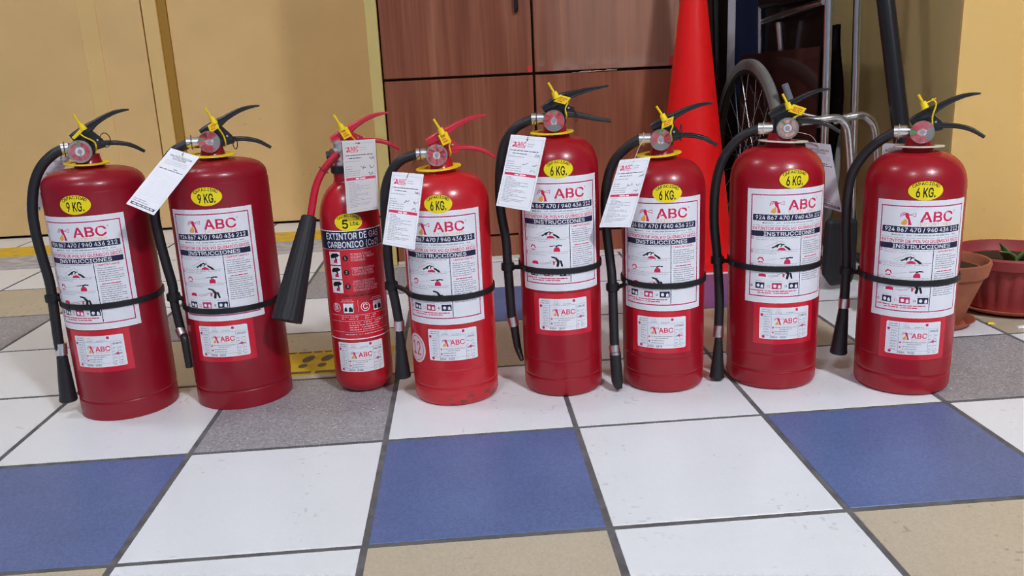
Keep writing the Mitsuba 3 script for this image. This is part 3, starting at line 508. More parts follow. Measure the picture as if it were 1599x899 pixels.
def carbon_print():
    W, H = 0.142, 0.208
    X = lambda u: (u - 0.5) * W
    Y = lambda v: (0.5 - v) * H
    L = {k: [] for k in ('navy', 'white', 'black', 'red', 'pale')}
    L['navy'].append(rect(X(0), X(1), Y(.168), Y(.010)))
    L['white'] += [rect(X(0), X(1), Y(.010), Y(0)), rect(X(0), X(1), Y(1), Y(.990)), rect(X(0), X(1), Y(.168), Y(.1715))]
    L['white'] += [text('EXTINTOR DE GAS', X(.525), Y(.080), .056 * H, .76 * W, True, 'c', z=.00012), text('CARBONICO (Co2)', X(.525), Y(.154), .054 * H, .74 * W, True, 'c', z=.00012)]
    P = lambda pts: Polygon([(X(a), Y(b)) for a, b in pts])
    for j, (v, lines) in enumerate(((.19, ['RETIRAR EL PASADOR', 'ROMPIENDO EL PRECINTO', 'DE SEGURIDAD']), (.318, ['PRESIONAR EL GATILLO', 'Y DIRIJA EL CHORRO', 'A LA BASE DEL FUEGO']), (.446, ['USAR EL EXTINTOR EN', 'POSICION VERTICAL Y', 'SOLTAR EL GATILLO PARA', 'INTERRUMPIR EL AGENTE']))):
        L['white'].append(rect(X(.17), X(.335), Y(v + .118), Y(v)))
        L['black'] += [poly(P([(.185, v + .04), (.215, v + .018), (.29, v + .012), (.325, v + .03), (.30, v + .045), (.24, v + .055), (.20, v + .06)]), z=.00012), poly(P([(.255, v + .05), (.275, v + .05), (.29, v + .075), (.27, v + .08)]), z=.00012)]
        L['red'].append(poly(P([(.235, v + .10), (.24, v + .075), (.265, v + .066), (.285, v + .078), (.29, v + .10)]), z=.00012))
        L['black'].append(poly(ell(X(.40), Y(v + .058), .0052, .0052, 24))); L['pale'].append(text(str(j + 1), X(.40), Y(v + .068), .0050, None, True, 'c', z=.00012))
        for q, s in enumerate(lines): L['pale'].append(text(s, X(.47), Y(v + (.035 if len(lines) == 3 else .025) + .0265 * q), .0040, min(.0022 * len(s), .052) * 1.0, True))
    L['black'].append(text('PARA TIPOS DE FUEGO:', X(.53), Y(.60), .0042, .062, True, 'c'))
    for u, s in ((.205, 'B'), (.60, 'C')):
        L['white'].append(poly(Point(X(u), Y(.70)).buffer(.0085).difference(Point(X(u), Y(.70)).buffer(.0074)))); L['white'].append(text(s, X(u), Y(.72), .0098, None, True, 'c'))
    for a in (.31, .71):
        L['white'].append(rect(X(a), X(a + .135), Y(.748), Y(.66)))
        L['black'] += [poly(P([(a + .01, .735), (a + .02, .70), (a + .045, .695), (a + .055, .735)]), z=.00012), poly(P([(a + .07, .74), (a + .075, .705), (a + .095, .69), (a + .125, .71), (a + .125, .74)]), z=.00012)]
        L['pale'].append(words(X(a - .03), X(a + .15), Y(.648), .0016, 3, 1)); L['pale'].append(words(X(a - .01), X(a + .13), Y(.632), .0016, 4, 1))
    L['pale'].append(rect(X(.505), X(.510), Y(.745), Y(.63), 1))
    for v in (.768, .825, .925): L['pale'].append(rect(X(.1), X(.95), Y(v + .004), Y(v)))
    for j, v in enumerate((.79, .81)): L['pale'] += [words(X(.27), X(.50), Y(v), .0018, 7 + j, 1), words(X(.58), X(.74), Y(v), .0018, 17 + j, 1)]
    for j in range(4): L['pale'].append(words(X(.37), X(.86), Y(.848 + .021 * j), .0018, 27 + j, 1))
    L['pale'].append(words(X(.30), X(.86), Y(.955), .0016, 37, 1))
    return {k: cat(*v) for k, v in L.items() if v}, W, H

def tag_print(seed):
    W, H = 0.052, 0.125
    X = lambda u: (u - 0.5) * W
    Y = lambda v: (0.5 - v) * H
    L = {k: [] for k in ('red', 'white', 'navy', 'gray', 'lightgray')}
    L['gray'].append(frame(X(.05), X(.95), Y(.97), Y(.045), .00035))
    r, o, d = logo(X(.08), Y(.165), .0095); L['red'] += [r, o, d]
    L['red'] += [text('ABC', X(.24), Y(.150), .0075, .0125, True), words(X(.24), X(.48), Y(.168), .0011, seed, 1), rect(X(.05), X(.95), Y(.555), Y(.518), 6)]
    L['white'].append(words(X(.34), X(.66), Y(.547), .0022, seed + 77, 1, z=.0001))
    L['gray'] += [words(X(.52), X(.72), Y(.115), .0010, seed + 1, 1), words(X(.52), X(.70), Y(.145), .0010, seed + 2, 1)]
    L['navy'] += [words(X(.08), X(.90), Y(.215), .0013, seed + 3, 1), words(X(.16), X(.56), Y(.255), .0012, seed + 4, 1)]
    for j, v in enumerate((.30, .37, .405, .435, .465, .495)): L['gray'] += [words(X(.06), X(.50), Y(v), .0012, seed + 5 + j, .45 if j in (1, 2) else 1)]
    for v in (.275, .345, .41, .44, .505): L['lightgray'].append(rect(X(.56), X(.92), Y(v), Y(v - .003), 2))
    hand = []
    for (u, v, w) in ((.50, .405, .16), (.78, .405, .14), (.80, .275, .14), (.74, .50, .16)):
        q = random.Random(seed + int(u * 100)); pts = [(X(u + w * t), Y(v - .012 + .028 * q.uniform(-1, .6))) for t in np.linspace(0, 1, 8)]
        hand.append(poly(LineString(pts).buffer(.00035)))
    L['navy'] += hand
    for j in range(17): L['gray'].append(words(X(.11), X(.84), Y(.585 + .0213 * j), .0011, seed + 30 + j, [.25, .3, .45, .9, .6, .95, .5, .3, .8, .85, .4, .6, .95, .3, .9, .8, .35][j]))
    return {k: cat(*v) for k, v in L.items() if v}, W, H

def back_print(seed):
    W, H = 0.052, 0.125
    X = lambda u: (u - 0.5) * W
    Y = lambda v: (0.5 - v) * H
    L = {k: [] for k in ('black', 'white', 'navy', 'gray', 'lightgray')}
    L['black'] += [text('TARJETA DE INSPECCION', X(.5), Y(.115), .0036, .040, True, 'c'), text('DE EXTINTORES', X(.5), Y(.155), .0036, .024, True, 'c')]
    for j in range(3): L['lightgray'].append(words(X(.12), X(.88), Y(.195 + .025 * j), .0014, seed + j, 1))
    L['navy'] += [words(X(.54), X(.72), Y(.305), .0015, seed + 8, 1), words(X(.10), X(.90), Y(.335), .0015, seed + 9, 1)]
    for j in range(12): L['lightgray'].append(rect(X(.07), X(.93), Y(.385 + .04 * j), Y(.383 + .04 * j), 4))
    L['gray'] += [words(X(.08), X(.5), Y(.875), .0014, seed + 11, 1), words(X(.08), X(.62), Y(.905), .0014, seed + 12, 1)]
    L['navy'].append(rect(X(.08), X(.92), Y(.965), Y(.928), 6)); L['white'].append(words(X(.14), X(.86), Y(.955), .0020, seed + 13, 1)); L['white'][-1].vertices[:, 2] = .0001
    return {k: cat(*v) for k, v in L.items() if v}, W, H

INK = {'red': 'm_ink_red', 'navy': 'm_ink_navy', 'white': 'm_ink_white', 'magenta': 'm_ink_magenta', 'orange': 'm_ink_orange', 'pale_orange': 'm_ink_pale_orange', 'black': 'm_ink_black', 'gray': 'm_ink_gray', 'lightgray': 'm_ink_lightgray', 'pale': 'm_ink_pink'}
mat('m_ink_pink', (0.80, 0.42, 0.44), 0.45, 0.4)
PRINT_I, PRINT_C = instruction_print(100), control_print()
# label azimuth of the main label's middle, its foot and head, and the small label's middle azimuth, foot
for i, e in enumerate(EX):
    r, rot = e['r'], math.radians(e['rot'])
    ex, ey, o = np.array([math.cos(rot), -math.sin(rot), 0]), np.array([math.sin(rot), math.cos(rot), 0]), np.array([e['o'][0], e['o'][1], 0])
    def world(m):
        v = np.array(m.vertices); return mesh(o + v[:, :1] * ex + v[:, 1:2] * ey + np.array([0, 0, 1.0]) * v[:, 2:3], m.faces)
    t = num('fire_extinguisher')
    tag(t, NAMES[i], 'fire extinguisher')
    def part(name, m, b, smooth=False):
        key = f'{t}__{name}'; n_ = 1
        while key in scene: key = f'{t}__{name}_{n_:03d}'; n_ += 1
        put(key, world(m), b, smooth); return key
    redm = RED[i]
    part('cylinder', lathe(profile(e, i), 96), redm, 35)
    zc = e['collar'][1]
    gx, gz, gr = e['gauge']
    R0 = np.array(e['root']); tip = np.array(e['tip']); hnd = np.array(e['hnd'])
    lev = 'm_red_lever' if i in (2, 3) else 'm_black_metal'
    # neck and collar ring
    if i != 2:
        nk = [(0, zc - 0.009), (0.0265, zc - 0.009), (0.0250, zc - 0.004), (0.0215, zc + 0.002), (0.0195, zc + 0.010), (0.0190, zc + 0.016), (0, zc + 0.016)]
        part('neck', lathe(nk, 40, x=e['collar'][0] * 0.3), redm, 35)
        cr = e['collar'][2]
        ring = lathe([(0.0255, -0.0010), (cr, -0.0010), (cr + 0.0004, 0), (cr, 0.0010), (0.0255, 0.0010), (0.0255, -0.0010)], 48)
        a = math.radians(e['collar'][3]); v = ring.vertices.copy(); ring.vertices = np.column_stack([v[:, 0], v[:, 1], v[:, 2] + v[:, 0] * math.tan(a) + v[:, 1] * (0.05 if i < 6 else -0.03)]) + [e['collar'][0], 0, zc + 0.001]
        part('collar_ring', ring, 'm_ring_pale' if i >= 6 else 'm_yellow', 35)
        vb = lathe([(0, zc + 0.0155), (0.0150, zc + 0.0155), (0.0155, zc + 0.02), (0.0150, R0[1] - 0.004), (0, R0[1] - 0.004)], 32, x=max(min(gx + 0.006, 0.004), -0.004))
        part('valve_body', vb, lev if i != 3 else redm, 35)
    else:
        part('neck_ring', lathe([(0.0222, 0.4165), (0.0255, 0.417), (0.0260, 0.419), (0.0260, 0.428), (0.0250, 0.430), (0, 0.430)], 40), 'm_horn', 35)
        part('valve_body', cat(lathe([(0, 0.4295), (0.0165, 0.4295), (0.0165, 0.437), (0.0140, 0.440), (0.0140, 0.470), (0.0170, 0.472), (0.0170, 0.476), (0, 0.476)], 32, x=-0.004),
                               tube([(-0.006, 0, 0.455), (-0.020, -0.010, 0.4525)], 0.010, 20)), 'm_steel', 35)
        part('burst_disc_plug', tube([(-0.015, 0.006, 0.4495), (-0.0305, 0.008, 0.4475)], [0.0085, 0.0085], 8), 'm_black_worn', 35)
    # levers: the upper lever with its channel block, the fixed handle under it
    d = tip - R0
    if i == 4:
        pts = [R0 + d * q for q in ((0, -0.10), (0.10, 0.10), (0.28, 0.46), (0.34, 0.55), (0.42, 0.62), (0.7, 0.85), (1.0, 1.0))]
        th = [0.014, 0.017, 0.017, 0.015, 0.0135, 0.0075, 0.0030]; wi = [0.022, 0.022, 0.022, 0.022, 0.022, 0.020, 0.016]
    else:
        pts = [R0 + d * q for q in ((0, -0.03), (0.08, 0.08), (0.22, 0.26), (0.32, 0.40), (0.42, 0.55), (0.58, 0.76), (0.74, 0.91), (0.88, 0.98), (1.0, 1.0))]
        th = [0.013, 0.0155, 0.0165, 0.0155, 0.0110, 0.0090, 0.0075, 0.0055, 0.0028]; wi = [0.022] * 5 + [0.021, 0.020, 0.018, 0.014]
    pp = spline(pts, 4); part('lever', strip(pp, resample(th, len(pp)), resample(wi, len(pp)), k=5), lev, 40)
    hs = hnd + [-0.086, 0.0195]
    if i == 4: hp, ht = [hnd + [-0.082, 0.0165], hnd + [-0.055, 0.0125], hnd + [-0.025, 0.005], hnd], [0.012, 0.0105, 0.008, 0.006]
    else: hp, ht = [hs, hs + [0.025, 0.0005], hs + [0.045, -0.001], hs + [0.066, -0.007], hnd], [0.0095, 0.0088, 0.0082, 0.0075, 0.0055]
    hp = spline(hp, 5); part('carry_handle', strip(hp, resample(ht, len(hp)), resample([0.022, 0.021, 0.019, 0.016], len(hp)), k=4), 'm_black_worn' if i == 4 else lev, 40)
    # bracket between valve, lever and handle
    a0 = R0 + d * (0.30, 0.36) if i != 4 else R0 + d * (0.26, 0.30)
    br = Polygon([(R0[0] + 0.006, R0[1] - 0.004), (a0[0], a0[1] - 0.002), (hs[0] + 0.020, hs[1] + 0.006), (hs[0] + 0.022, hs[1] - 0.005), (hs[0] + 0.002, hs[1] - 0.010), (R0[0] + 0.010, R0[1] - 0.020)]).buffer(0.0015)
    bm = trimesh.creation.extrude_polygon(br, 0.019, engine='earcut'); v = bm.vertices
    bm.vertices = np.column_stack([v[:, 0], v[:, 2] - 0.0095, v[:, 1]]); bm.faces = bm.faces[:, ::-1]
    part('lever_bracket', bm, lev)
    # pull pin with its ring
    pr = np.array([hs[0] + 0.022, hs[1] + 0.006])
    if i in (0, 1, 4, 5):
        th_ = np.linspace(0, 2 * PI, 25); tw = {0: 0.9, 1: 0.35, 4: 0.3, 5: 0.10}[i]; cz = {0: 0.0, 1: -0.012, 4: -0.014, 5: 0.0}[i]; rr_ = {0: 0.0125, 1: 0.011, 4: 0.009, 5: 0.014}[i]
        part('pull_pin_ring', tube(np.column_stack([pr[0] + 0.002 + rr_ * tw * np.cos(th_) * (1 if i else 0.75), -0.0125 - rr_ * 0.15 * np.cos(th_), pr[1] + cz + rr_ * np.sin(th_)]), 0.0008, 6, False), 'm_black_worn', 60)
    part('pull_pin', tube([(pr[0] - 0.010, -0.0125, pr[1] + 0.001), (pr[0] - 0.010, 0.0125, pr[1] + 0.001)], 0.0018, 10), 'm_steel', 35)
    # security seal: ribbed tail, hub, flag with print and the band round the lever
    s0, s1, s2 = [np.array(q) for q in e['seal']]
    yq = -0.0155
    tl = np.linspace(0, 1, 25); tr_ = 0.0021 + 0.0005 * np.sin(tl * 2 * PI * 6)
    tail = tube(np.column_stack([s0[0] + (s1[0] - s0[0]) * tl, np.full(25, yq - 0.003), s0[1] + (s1[1] - s0[1]) * tl]), tr_, 8)
    hub = tube([(s1[0] - 0.0012, yq - 0.003, s1[1] + 0.003), (s1[0] + 0.0035, yq - 0.003, s1[1] - 0.008)], [0.0046, 0.0060], 14)
    dirv = (s1 - s0) / np.linalg.norm(s1 - s0); nv = np.array([-dirv[1], dirv[0]])
    seal = part('security_seal', cat(tail, hub), 'm_seal', 40)
    labels[seal] = {'label': 'yellow plastic security seal'}
    flagc = {0: (-0.008, -0.014), 1: (0.000, -0.013), 2: (0.0075, -0.014), 3: (0.0065, -0.015), 4: (0.013, -0.011), 5: (0.008, -0.012), 6: (0.016, -0.010), 7: (0.010, 0.004)}[i]
    fc = s1 + flagc
    W2, H2 = {0: (0.022, 0.0055), 1: (0.019, 0.0135), 2: (0.0165, 0.019), 3: (0.0170, 0.0200), 4: (0.021, 0.014), 5: (0.021, 0.0125), 6: (0.024, 0.0145), 7: (0.020, 0.0022)}[i]
    ang = {0: 40, 1: 32, 2: 24, 3: 22, 4: -18, 5: 22, 6: -20, 7: 28}[i]
    sk = {0: 0, 1: 0.35, 2: 0, 3: 0, 4: 0.5, 5: 0.6, 6: 0.25, 7: 0}[i]
    ca, sa = math.cos(math.radians(ang)), math.sin(math.radians(ang))
    def onflag(m, off):
        v = np.array(m.vertices); x = v[:, 0] + sk * v[:, 1]; return mesh(np.column_stack([fc[0] + x * ca - v[:, 1] * sa, np.full(len(v), yq - 0.0045 - off), fc[1] + x * sa + v[:, 1] * ca]), m.faces)
    fl = box(-W2 / 2, W2 / 2, -H2 / 2, H2 / 2, 0, 0.0018, 0.0006); v = fl.vertices; x = v[:, 0] + sk * v[:, 1]
    fl.vertices = np.column_stack([fc[0] + x * ca - v[:, 1] * sa, yq - 0.0045 + v[:, 2] - 0.0006, fc[1] + x * sa + v[:, 1] * ca])
    put(seal + '__flag', world(fl), 'm_seal')
    if H2 > 0.01:
        pm = cat(words(-W2 * .30, W2 * .32, H2 * .14, H2 * .14, 3, 1), words(-W2 * .30, W2 * .30, -H2 * .08, H2 * .14, 4, 1), words(-W2 * .28, W2 * .26, -H2 * .30, H2 * .14, 5, 1))
        put(seal + '__flag_print', world(onflag(pm, 0.0009)), 'm_ink_orange_red')
    b0 = fc + np.array([0.006, -0.004]); b1 = np.array([hs[0] + 0.004, hs[1] - 0.006])
    put(seal + '__band', world(tube(spline([(b0[0] - 0.004, yq - 0.0025, b0[1] + 0.008), (b0[0] + 0.003, yq - 0.0035, b0[1] - 0.001), (b1[0] + 0.002, yq - 0.002, (b0[1] + b1[1]) / 2), (b1[0] + 0.004, yq, b1[1]), (b1[0] + 0.002, yq + 0.012, b1[1] - 0.006)], 5), 0.0014, 8)), 'm_yellow', 60)
    # pressure gauge
    if i != 2:
        gy = -0.017
        def disc(prof, n=40):
            m = lathe(prof, n); v = m.vertices; m.vertices = np.column_stack([gx + v[:, 0], gy - v[:, 2], gz + v[:, 1]]); return m
        gk = part('gauge', disc([(0, -0.004), (0.006, -0.004), (0.006, 0), (gr - 0.003, 0), (gr - 0.0006, 0.0015), (gr, 0.005), (gr, 0.0115), (gr - 0.0005, 0.0130), (gr - 0.0012, 0.0130), (gr - 0.0015, 0.0115), (0, 0.0110)]), 'm_bezel', 35)
        def sector(a0, a1, r0, r1, z):
            a = np.radians(np.linspace(a0, a1, 24)); v = []
            for q in a: v += [(gx + r0 * math.cos(q), gy - z, gz + r0 * math.sin(q)), (gx + r1 * math.cos(q), gy - z, gz + r1 * math.sin(q))]
            return mesh(v, quads([(2 * j, 2 * j + 1, 2 * j + 3, 2 * j + 2) for j in range(23)]))
        R1 = gr - 0.0016
        wa = {0: (200, 520), 1: (-55, 40), 3: (80, 100), 4: (220, 320), 5: (215, 330), 6: (-60, 250), 7: (-60, 30)}[i]
        ga = {0: (85, 100), 1: (150, 170), 3: (86, 94), 4: (82, 98), 5: (75, 108), 6: (120, 135), 7: (160, 200)}[i]
        put(gk + '__dial', world(sector(0, 360, 0, R1, 0.0112)), 'm_dial_white')
        put(gk + '__red_zone', world(cat(sector(ga[1], wa[0] if wa[0] > ga[1] else wa[0] + 360, R1 * .30, R1, 0.0126), sector(wa[1] % 360 if i != 7 else 30, (ga[0] if ga[0] > (wa[1] % 360 if i != 7 else 30) else ga[0] + 360), R1 * .30, R1, 0.0126))) if i not in (0, 3, 6) else world(sector(ga[1], ga[0] + 360, R1 * (.36 if i == 3 else .5), R1 * (.94 if i == 3 else .86), 0.0126)), 'm_dial_peach' if i == 6 else 'm_dial_red')
        put(gk + '__green_zone', world(sector(ga[0], ga[1], R1 * .45, R1, 0.0115)), 'm_dial_green')
        na = math.radians(sum(ga) / 2); nd = np.array([math.cos(na), math.sin(na)]); nn_ = np.array([-nd[1], nd[0]]) * 0.0008
        put(gk + '__needle', world(cat(sector(0, 360, 0, 0.0040, 0.0121), mesh([(gx + q[0], gy - 0.0120, gz + q[1]) for q in (-nd * .4 * R1 + nn_, -nd * .4 * R1 - nn_, nd * .75 * R1)], [(0, 1, 2)]))), 'm_ink_gray')
        put(gk + '__lens', world(sector(0, 360, 0, gr - 0.0013, 0.0126)), 'm_glass')
    # hose with its fittings
    if i != 2:
        c0, c1 = e['conn']; vx = 0.0
        cm = [(vx - 0.006, 0, c0[1] + 0.001), (c0[0] + 0.004, 0, c0[1]), (c0[0], 0, c0[1]), (c1[0], 0, c1[1])]
        part('hose_connector', tube(cm, [0.0070, 0.0070, 0.0102, 0.0102], 20), 'm_steel', 35)
        H = [list(q) for q in e['hose']]; H.insert(0, [c1[0] + 0.006, 0, c1[1]])
        fe = e['fer']; nz = e['noz']
        H.append([0.35 * p_ + 0.65 * q_ for p_, q_ in zip(fe[0], fe[1])])
        hz = spline(H, 6); hr = np.full(len(hz), 0.0086)
        if i == 1: hr = np.where(hz[:, 2] < 0.2, 0.0080, hr)
        part('hose', tube(hz, hr, 18), 'm_rubber', 60)
        part('ferrule', tube([fe[0], fe[1]], 0.0098 if i != 1 else 0.0088, 18), 'm_steel', 35)
        if i in (0, 3, 6, 7):
            a, b = np.array(nz[0][:3]), np.array(nz[1][:3]); ra, rb = nz[0][3], nz[1][3]
            q = np.array(fe[1]); st = [q + (a - q) * 0.1, a + (a - b) * 0.02, a, a + (b - a) * .06, a + (b - a) * .12, b + (a - b) * .10, b + (a - b) * .06, b + (a - b) * .02, b]
            part('nozzle', tube(st, [0.0070, 0.0072, ra, ra * 1.02, ra * 1.08, rb * .94, rb * 1.0, rb * 1.0, rb * .92], 24), 'm_rubber', 30)
        else:
            q = np.array(fe[1]); pts_ = [list(q + [0, 0, 0.003])] + [n_[:3] for n_ in nz]; rr = [nz[0][3]] + [n_[3] for n_ in nz]
            if i == 5:
                e_ = np.array(nz[-1][:3]); pts_[-1] = [e_[0], e_[1], 0.0065]; rr[-1] = 0.0050
            zz = spline(pts_, 6); part('nozzle', tube(zz, resample(rr, len(zz)), 18), 'm_rubber', 40)
        # strap round the cylinder and the clip that holds the hose
        zs = e['strap']; th_ = np.linspace(0, 2 * PI, 97)[:-1]
        sec = [(r + 0.0009, -0.0052), (r + 0.0028, -0.0050), (r + 0.0030, 0), (r + 0.0028, 0.0050), (r + 0.0009, 0.0052), (r + 0.0009, -0.0052)]
        cl = np.array(e['clip']); hzi = hz[np.argmin(np.abs(hz[:, 2] - cl[2]))]
        part('hose_strap', lathe(sec, 96, z=zs), 'm_strap', 40)
        cm = lathe([(0.0089, -0.0065), (0.0118, -0.0065), (0.0122, -0.005), (0.0122, 0.005), (0.0118, 0.0065), (0.0089, 0.0065), (0.0089, -0.0065)], 28, x=hzi[0], y=hzi[1], z=cl[2])
        u = np.array([-hzi[0], -hzi[1]]); u /= np.linalg.norm(u)
        tie = tube([(hzi[0] + u[0] * 0.009, hzi[1] + u[1] * 0.009 - 0.006, cl[2]), (hzi[0] + u[0] * 0.024, hzi[1] + u[1] * 0.024 - 0.018, (cl[2] + zs) / 2), (-(r + 0.003) * math.sin(0.95), -(r + 0.003) * math.cos(0.95), zs)], 0.0042, 10)
        part('hose_clip', cm, 'm_strap', 40); part('strap_end', tie, 'm_strap', 40)
    else:
        hz = spline([(-0.010, -0.012, 0.4525)] + [list(q) for q in e['hose'][1:]] + [[e['noz'][0][0] - 0.003, e['noz'][0][1] - 0.004, e['noz'][0][2] - 0.012]], 6)
        part('discharge_tube', tube(hz, 0.0068, 18), 'm_red_lever', 60)
        a, b = np.array(e['noz'][0][:3]), np.array(e['noz'][1][:3]); ra, rb = e['noz'][0][3], e['noz'][1][3]
        sides = 48; tt = np.array([0, .01, .03, .30, .70, .80, .97, 1.0, 1.0, .93]); rad = ra + (rb - ra) * tt ** 0.9; rad[0] *= .9; rad[-3] *= 1.0; rad[-2] *= 0.9; rad[-1] = rb * .80
        hm = tube([a + (b - a) * q for q in tt + np.array([0] * 8 + [0.0005, 0])], rad, sides, True); v = hm.vertices.copy()
        for kk in range(3, 7):
            ring = v[kk * sides:(kk + 1) * sides]; cen = ring.mean(0); v[kk * sides:(kk + 1) * sides] = cen + (ring - cen) * (1 + 0.035 * np.cos(np.arange(sides) * 2 * PI / sides * 16))[:, None]
        hm.vertices = v; part('discharge_horn', hm, 'm_horn', 25)
    # capacity sticker
    az, z, w, h = e['oval']
    ok = part('capacity_sticker', on_cylinder(poly(ell(0, 0, w / 2, h / 2), seg=0.003), az, r, z, 0.0009), 'm_oval', False)
    labels[ok] = {'label': 'yellow oval capacity sticker'}
    big = {0: '9 KG.', 1: '9 KG.', 2: '5', }.get(i, '6 KG.')
    it = [text(big, (0 if i != 2 else -0.006), -h * .33, h * .47, {2: None}.get(i, w * .55), True, 'c')]
    if i == 2: it.append(text('Lbs.', 0.003, -h * .18, h * .20, None, True))
    arc = 'CAPACIDAD'
    for q, ch in enumerate(arc):
        a = (q - 4) * 0.235; m = text(ch, 0, 0, h * .15, None, True, 'c'); v = m.vertices; px, py = w * .40 * math.sin(a), h * (-0.02 + .33 * math.cos(a)); tn = -a * .6
        m.vertices = np.column_stack([px + v[:, 0] * math.cos(tn) - v[:, 1] * math.sin(tn), py + v[:, 0] * math.sin(tn) + v[:, 1] * math.cos(tn), v[:, 2]]); it.append(m)
    put(ok + '__lettering', world(on_cylinder(cat(*it), az, r, z, 0.00102)), 'm_ink_black')
    # main label
    if i != 2:
        lay, W, H = PRINT_I
        azs, z0, z1 = LAB[i]
        lk = part('instruction_label', on_cylinder(rect(-W / 2, W / 2, -H / 2, H / 2, 56), azs, r, (z0 + z1) / 2, 0.0004), 'm_paper', True)
        labels[lk] = {'label': 'white printed instruction label'}
        sc = (z1 - z0) / H
        for c_, m in lay.items():
            m = m.copy(); m.vertices = m.vertices * [1, sc, 1]
            put(f'{lk}__{c_}_print', world(on_cylinder(m, azs, r, (z0 + z1) / 2, 0.00052)), INK[c_])
    else:
        lay, W, H = carbon_print()
        lk = part('instruction_label', on_cylinder(rect(-W / 2, W / 2, -H / 2, H / 2, 56), -0.02, r, 0.214, 0.0004), 'm_label_red', True)
        labels[lk] = {'label': 'red printed instruction label'}
        for c_, m in lay.items(): put(f'{lk}__{c_}_print', world(on_cylinder(m, -0.02, r, 0.214, 0.00052)), INK[c_])
    # small control label in its clear red-looking film
    lay, W, H = PRINT_C
    azs, zm = LOW[i]
    if i not in (2, 3):
        fk = part('label_film', on_cylinder(rect(-W / 2 - .011, W / 2 + .011, -H / 2 - .0095, H / 2 + .0095, 32), azs, r, zm, 0.0003), 'm_red_clear', True)
        labels[fk] = {'label': 'shiny brighter red film'}
    ck = part('control_label', on_cylinder(poly(sbox(-W / 2, -H / 2, W / 2, H / 2).buffer(-.003).buffer(.003)), azs, r, zm, 0.0005), 'm_paper', True)
    labels[ck] = {'label': 'small white control label'}
    for c_, m in lay.items(): put(f'{ck}__{c_}_print', world(on_cylinder(m, azs, r, zm, 0.00062)), INK[c_])
    if i == 3:
        nk_ = part('number_sticker', on_cylinder(poly(ell(0, 0, .0245, .0275), seg=.003), -1.02, r, 0.106, 0.0006), 'm_ink_rose', True)
        labels[nk_] = {'label': 'pale oval sticker with a red 12'}
        put(nk_ + '__number', world(on_cylinder(cat(poly(ell(0, 0, .0200, .0235).difference(ell(0, 0, .0190, .0225)), seg=.003), text('12', 0, -.0125, .026, .024, False, 'c')), -1.02, r, 0.106, 0.00075)), 'm_ink_magenta')
    # inspection tag
    tc = [np.array(q) for q in e['tag']]
    tkk = num('inspection_tag')
    TL = ['white inspection tag half hidden behind the hose of the leftmost extinguisher', 'white tag showing its lined back, slanting over the second extinguisher from the left', 'greyish tag with a red bar hanging on the slim carbon dioxide extinguisher',
          'white tag with a red bar hanging on the extinguisher with red levers', 'white tag with a red bar hanging on the tallest extinguisher', 'white tag with a red bar on the extinguisher in front of the traffic cone',
          'white tag hanging behind the right shoulder of the extinguisher before the wheelchair', 'white tag mostly hidden behind the extinguisher at the right end'][i]
    tag(tkk, TL, 'tag', 'inspection tags on the extinguishers' if False else None)
    lay, W, H = (back_print(500 + i) if i in (0, 1, 6, 7) else tag_print(600 + 50 * i))
    sheet = rect(-W / 2, W / 2, -H / 2, H / 2, 8); two = cat(on_quad(sheet, W, H, tc, 0.0), on_quad(sheet, W, H, tc, -0.0006))
    put(tkk + '__card', world(two), 'm_paper_gray' if i == 2 else 'm_paper')
    for c_, m in lay.items(): put(f'{tkk}__{c_}_print', world(on_quad(m, W, H, tc, 0.00015)), INK[c_])
    hole = tc[0] * .47 + tc[1] * .47 + (tc[2] + tc[3]) * .03
    sg = 1 if i in (0, 6, 7) else -1
    nrm = np.cross(tc[3] - tc[0], tc[1] - tc[0]); nrm /= np.linalg.norm(nrm)
    if i == 2:
        th_ = np.linspace(0, 2 * PI, 21); ax = np.array([-0.0157, -0.001, -0.0197]); ax /= np.linalg.norm(ax); u_ = np.cross(ax, [0, 1.0, 0]); u_ /= np.linalg.norm(u_); w_ = np.cross(ax, u_)
        loop = np.array([-0.0381, -0.0135, 0.4246]) + 0.0098 * (np.cos(th_)[:, None] * u_ + np.sin(th_)[:, None] * w_)
        path = [loop[np.argmin(loop[:, 1])], [-0.018, -0.031, 0.445], [0.010, -0.033, 0.468]]
    else:
        xm = 0.6 * c1[0] + 0.4 * c0[0]; th_ = np.linspace(0, 2 * PI, 21)
        loop = np.column_stack([np.full(21, xm), 0.0126 * np.cos(th_), c1[1] + 0.0126 * np.sin(th_)])
        path = [[xm, sg * 0.0126, c1[1]]]
        if i == 6: path += [[0.0, 0.022, 0.462], [0.040, 0.036, 0.452], [0.058, 0.042, 0.445]]
        else: path += [(np.array([xm, sg * 0.0126, c1[1]]) + hole) / 2 + [0, sg * 0.006, 0.006]]
    put(tkk + '__string', world(cat(tube(loop, 0.0006, 6, False), tube(spline(path + [hole + nrm * 0.0012 + [0, 0, 0.002], hole + nrm * 0.0012], 5), 0.0006, 6))), 'm_ring_pale' if i > 4 else 'm_black_worn', 60)

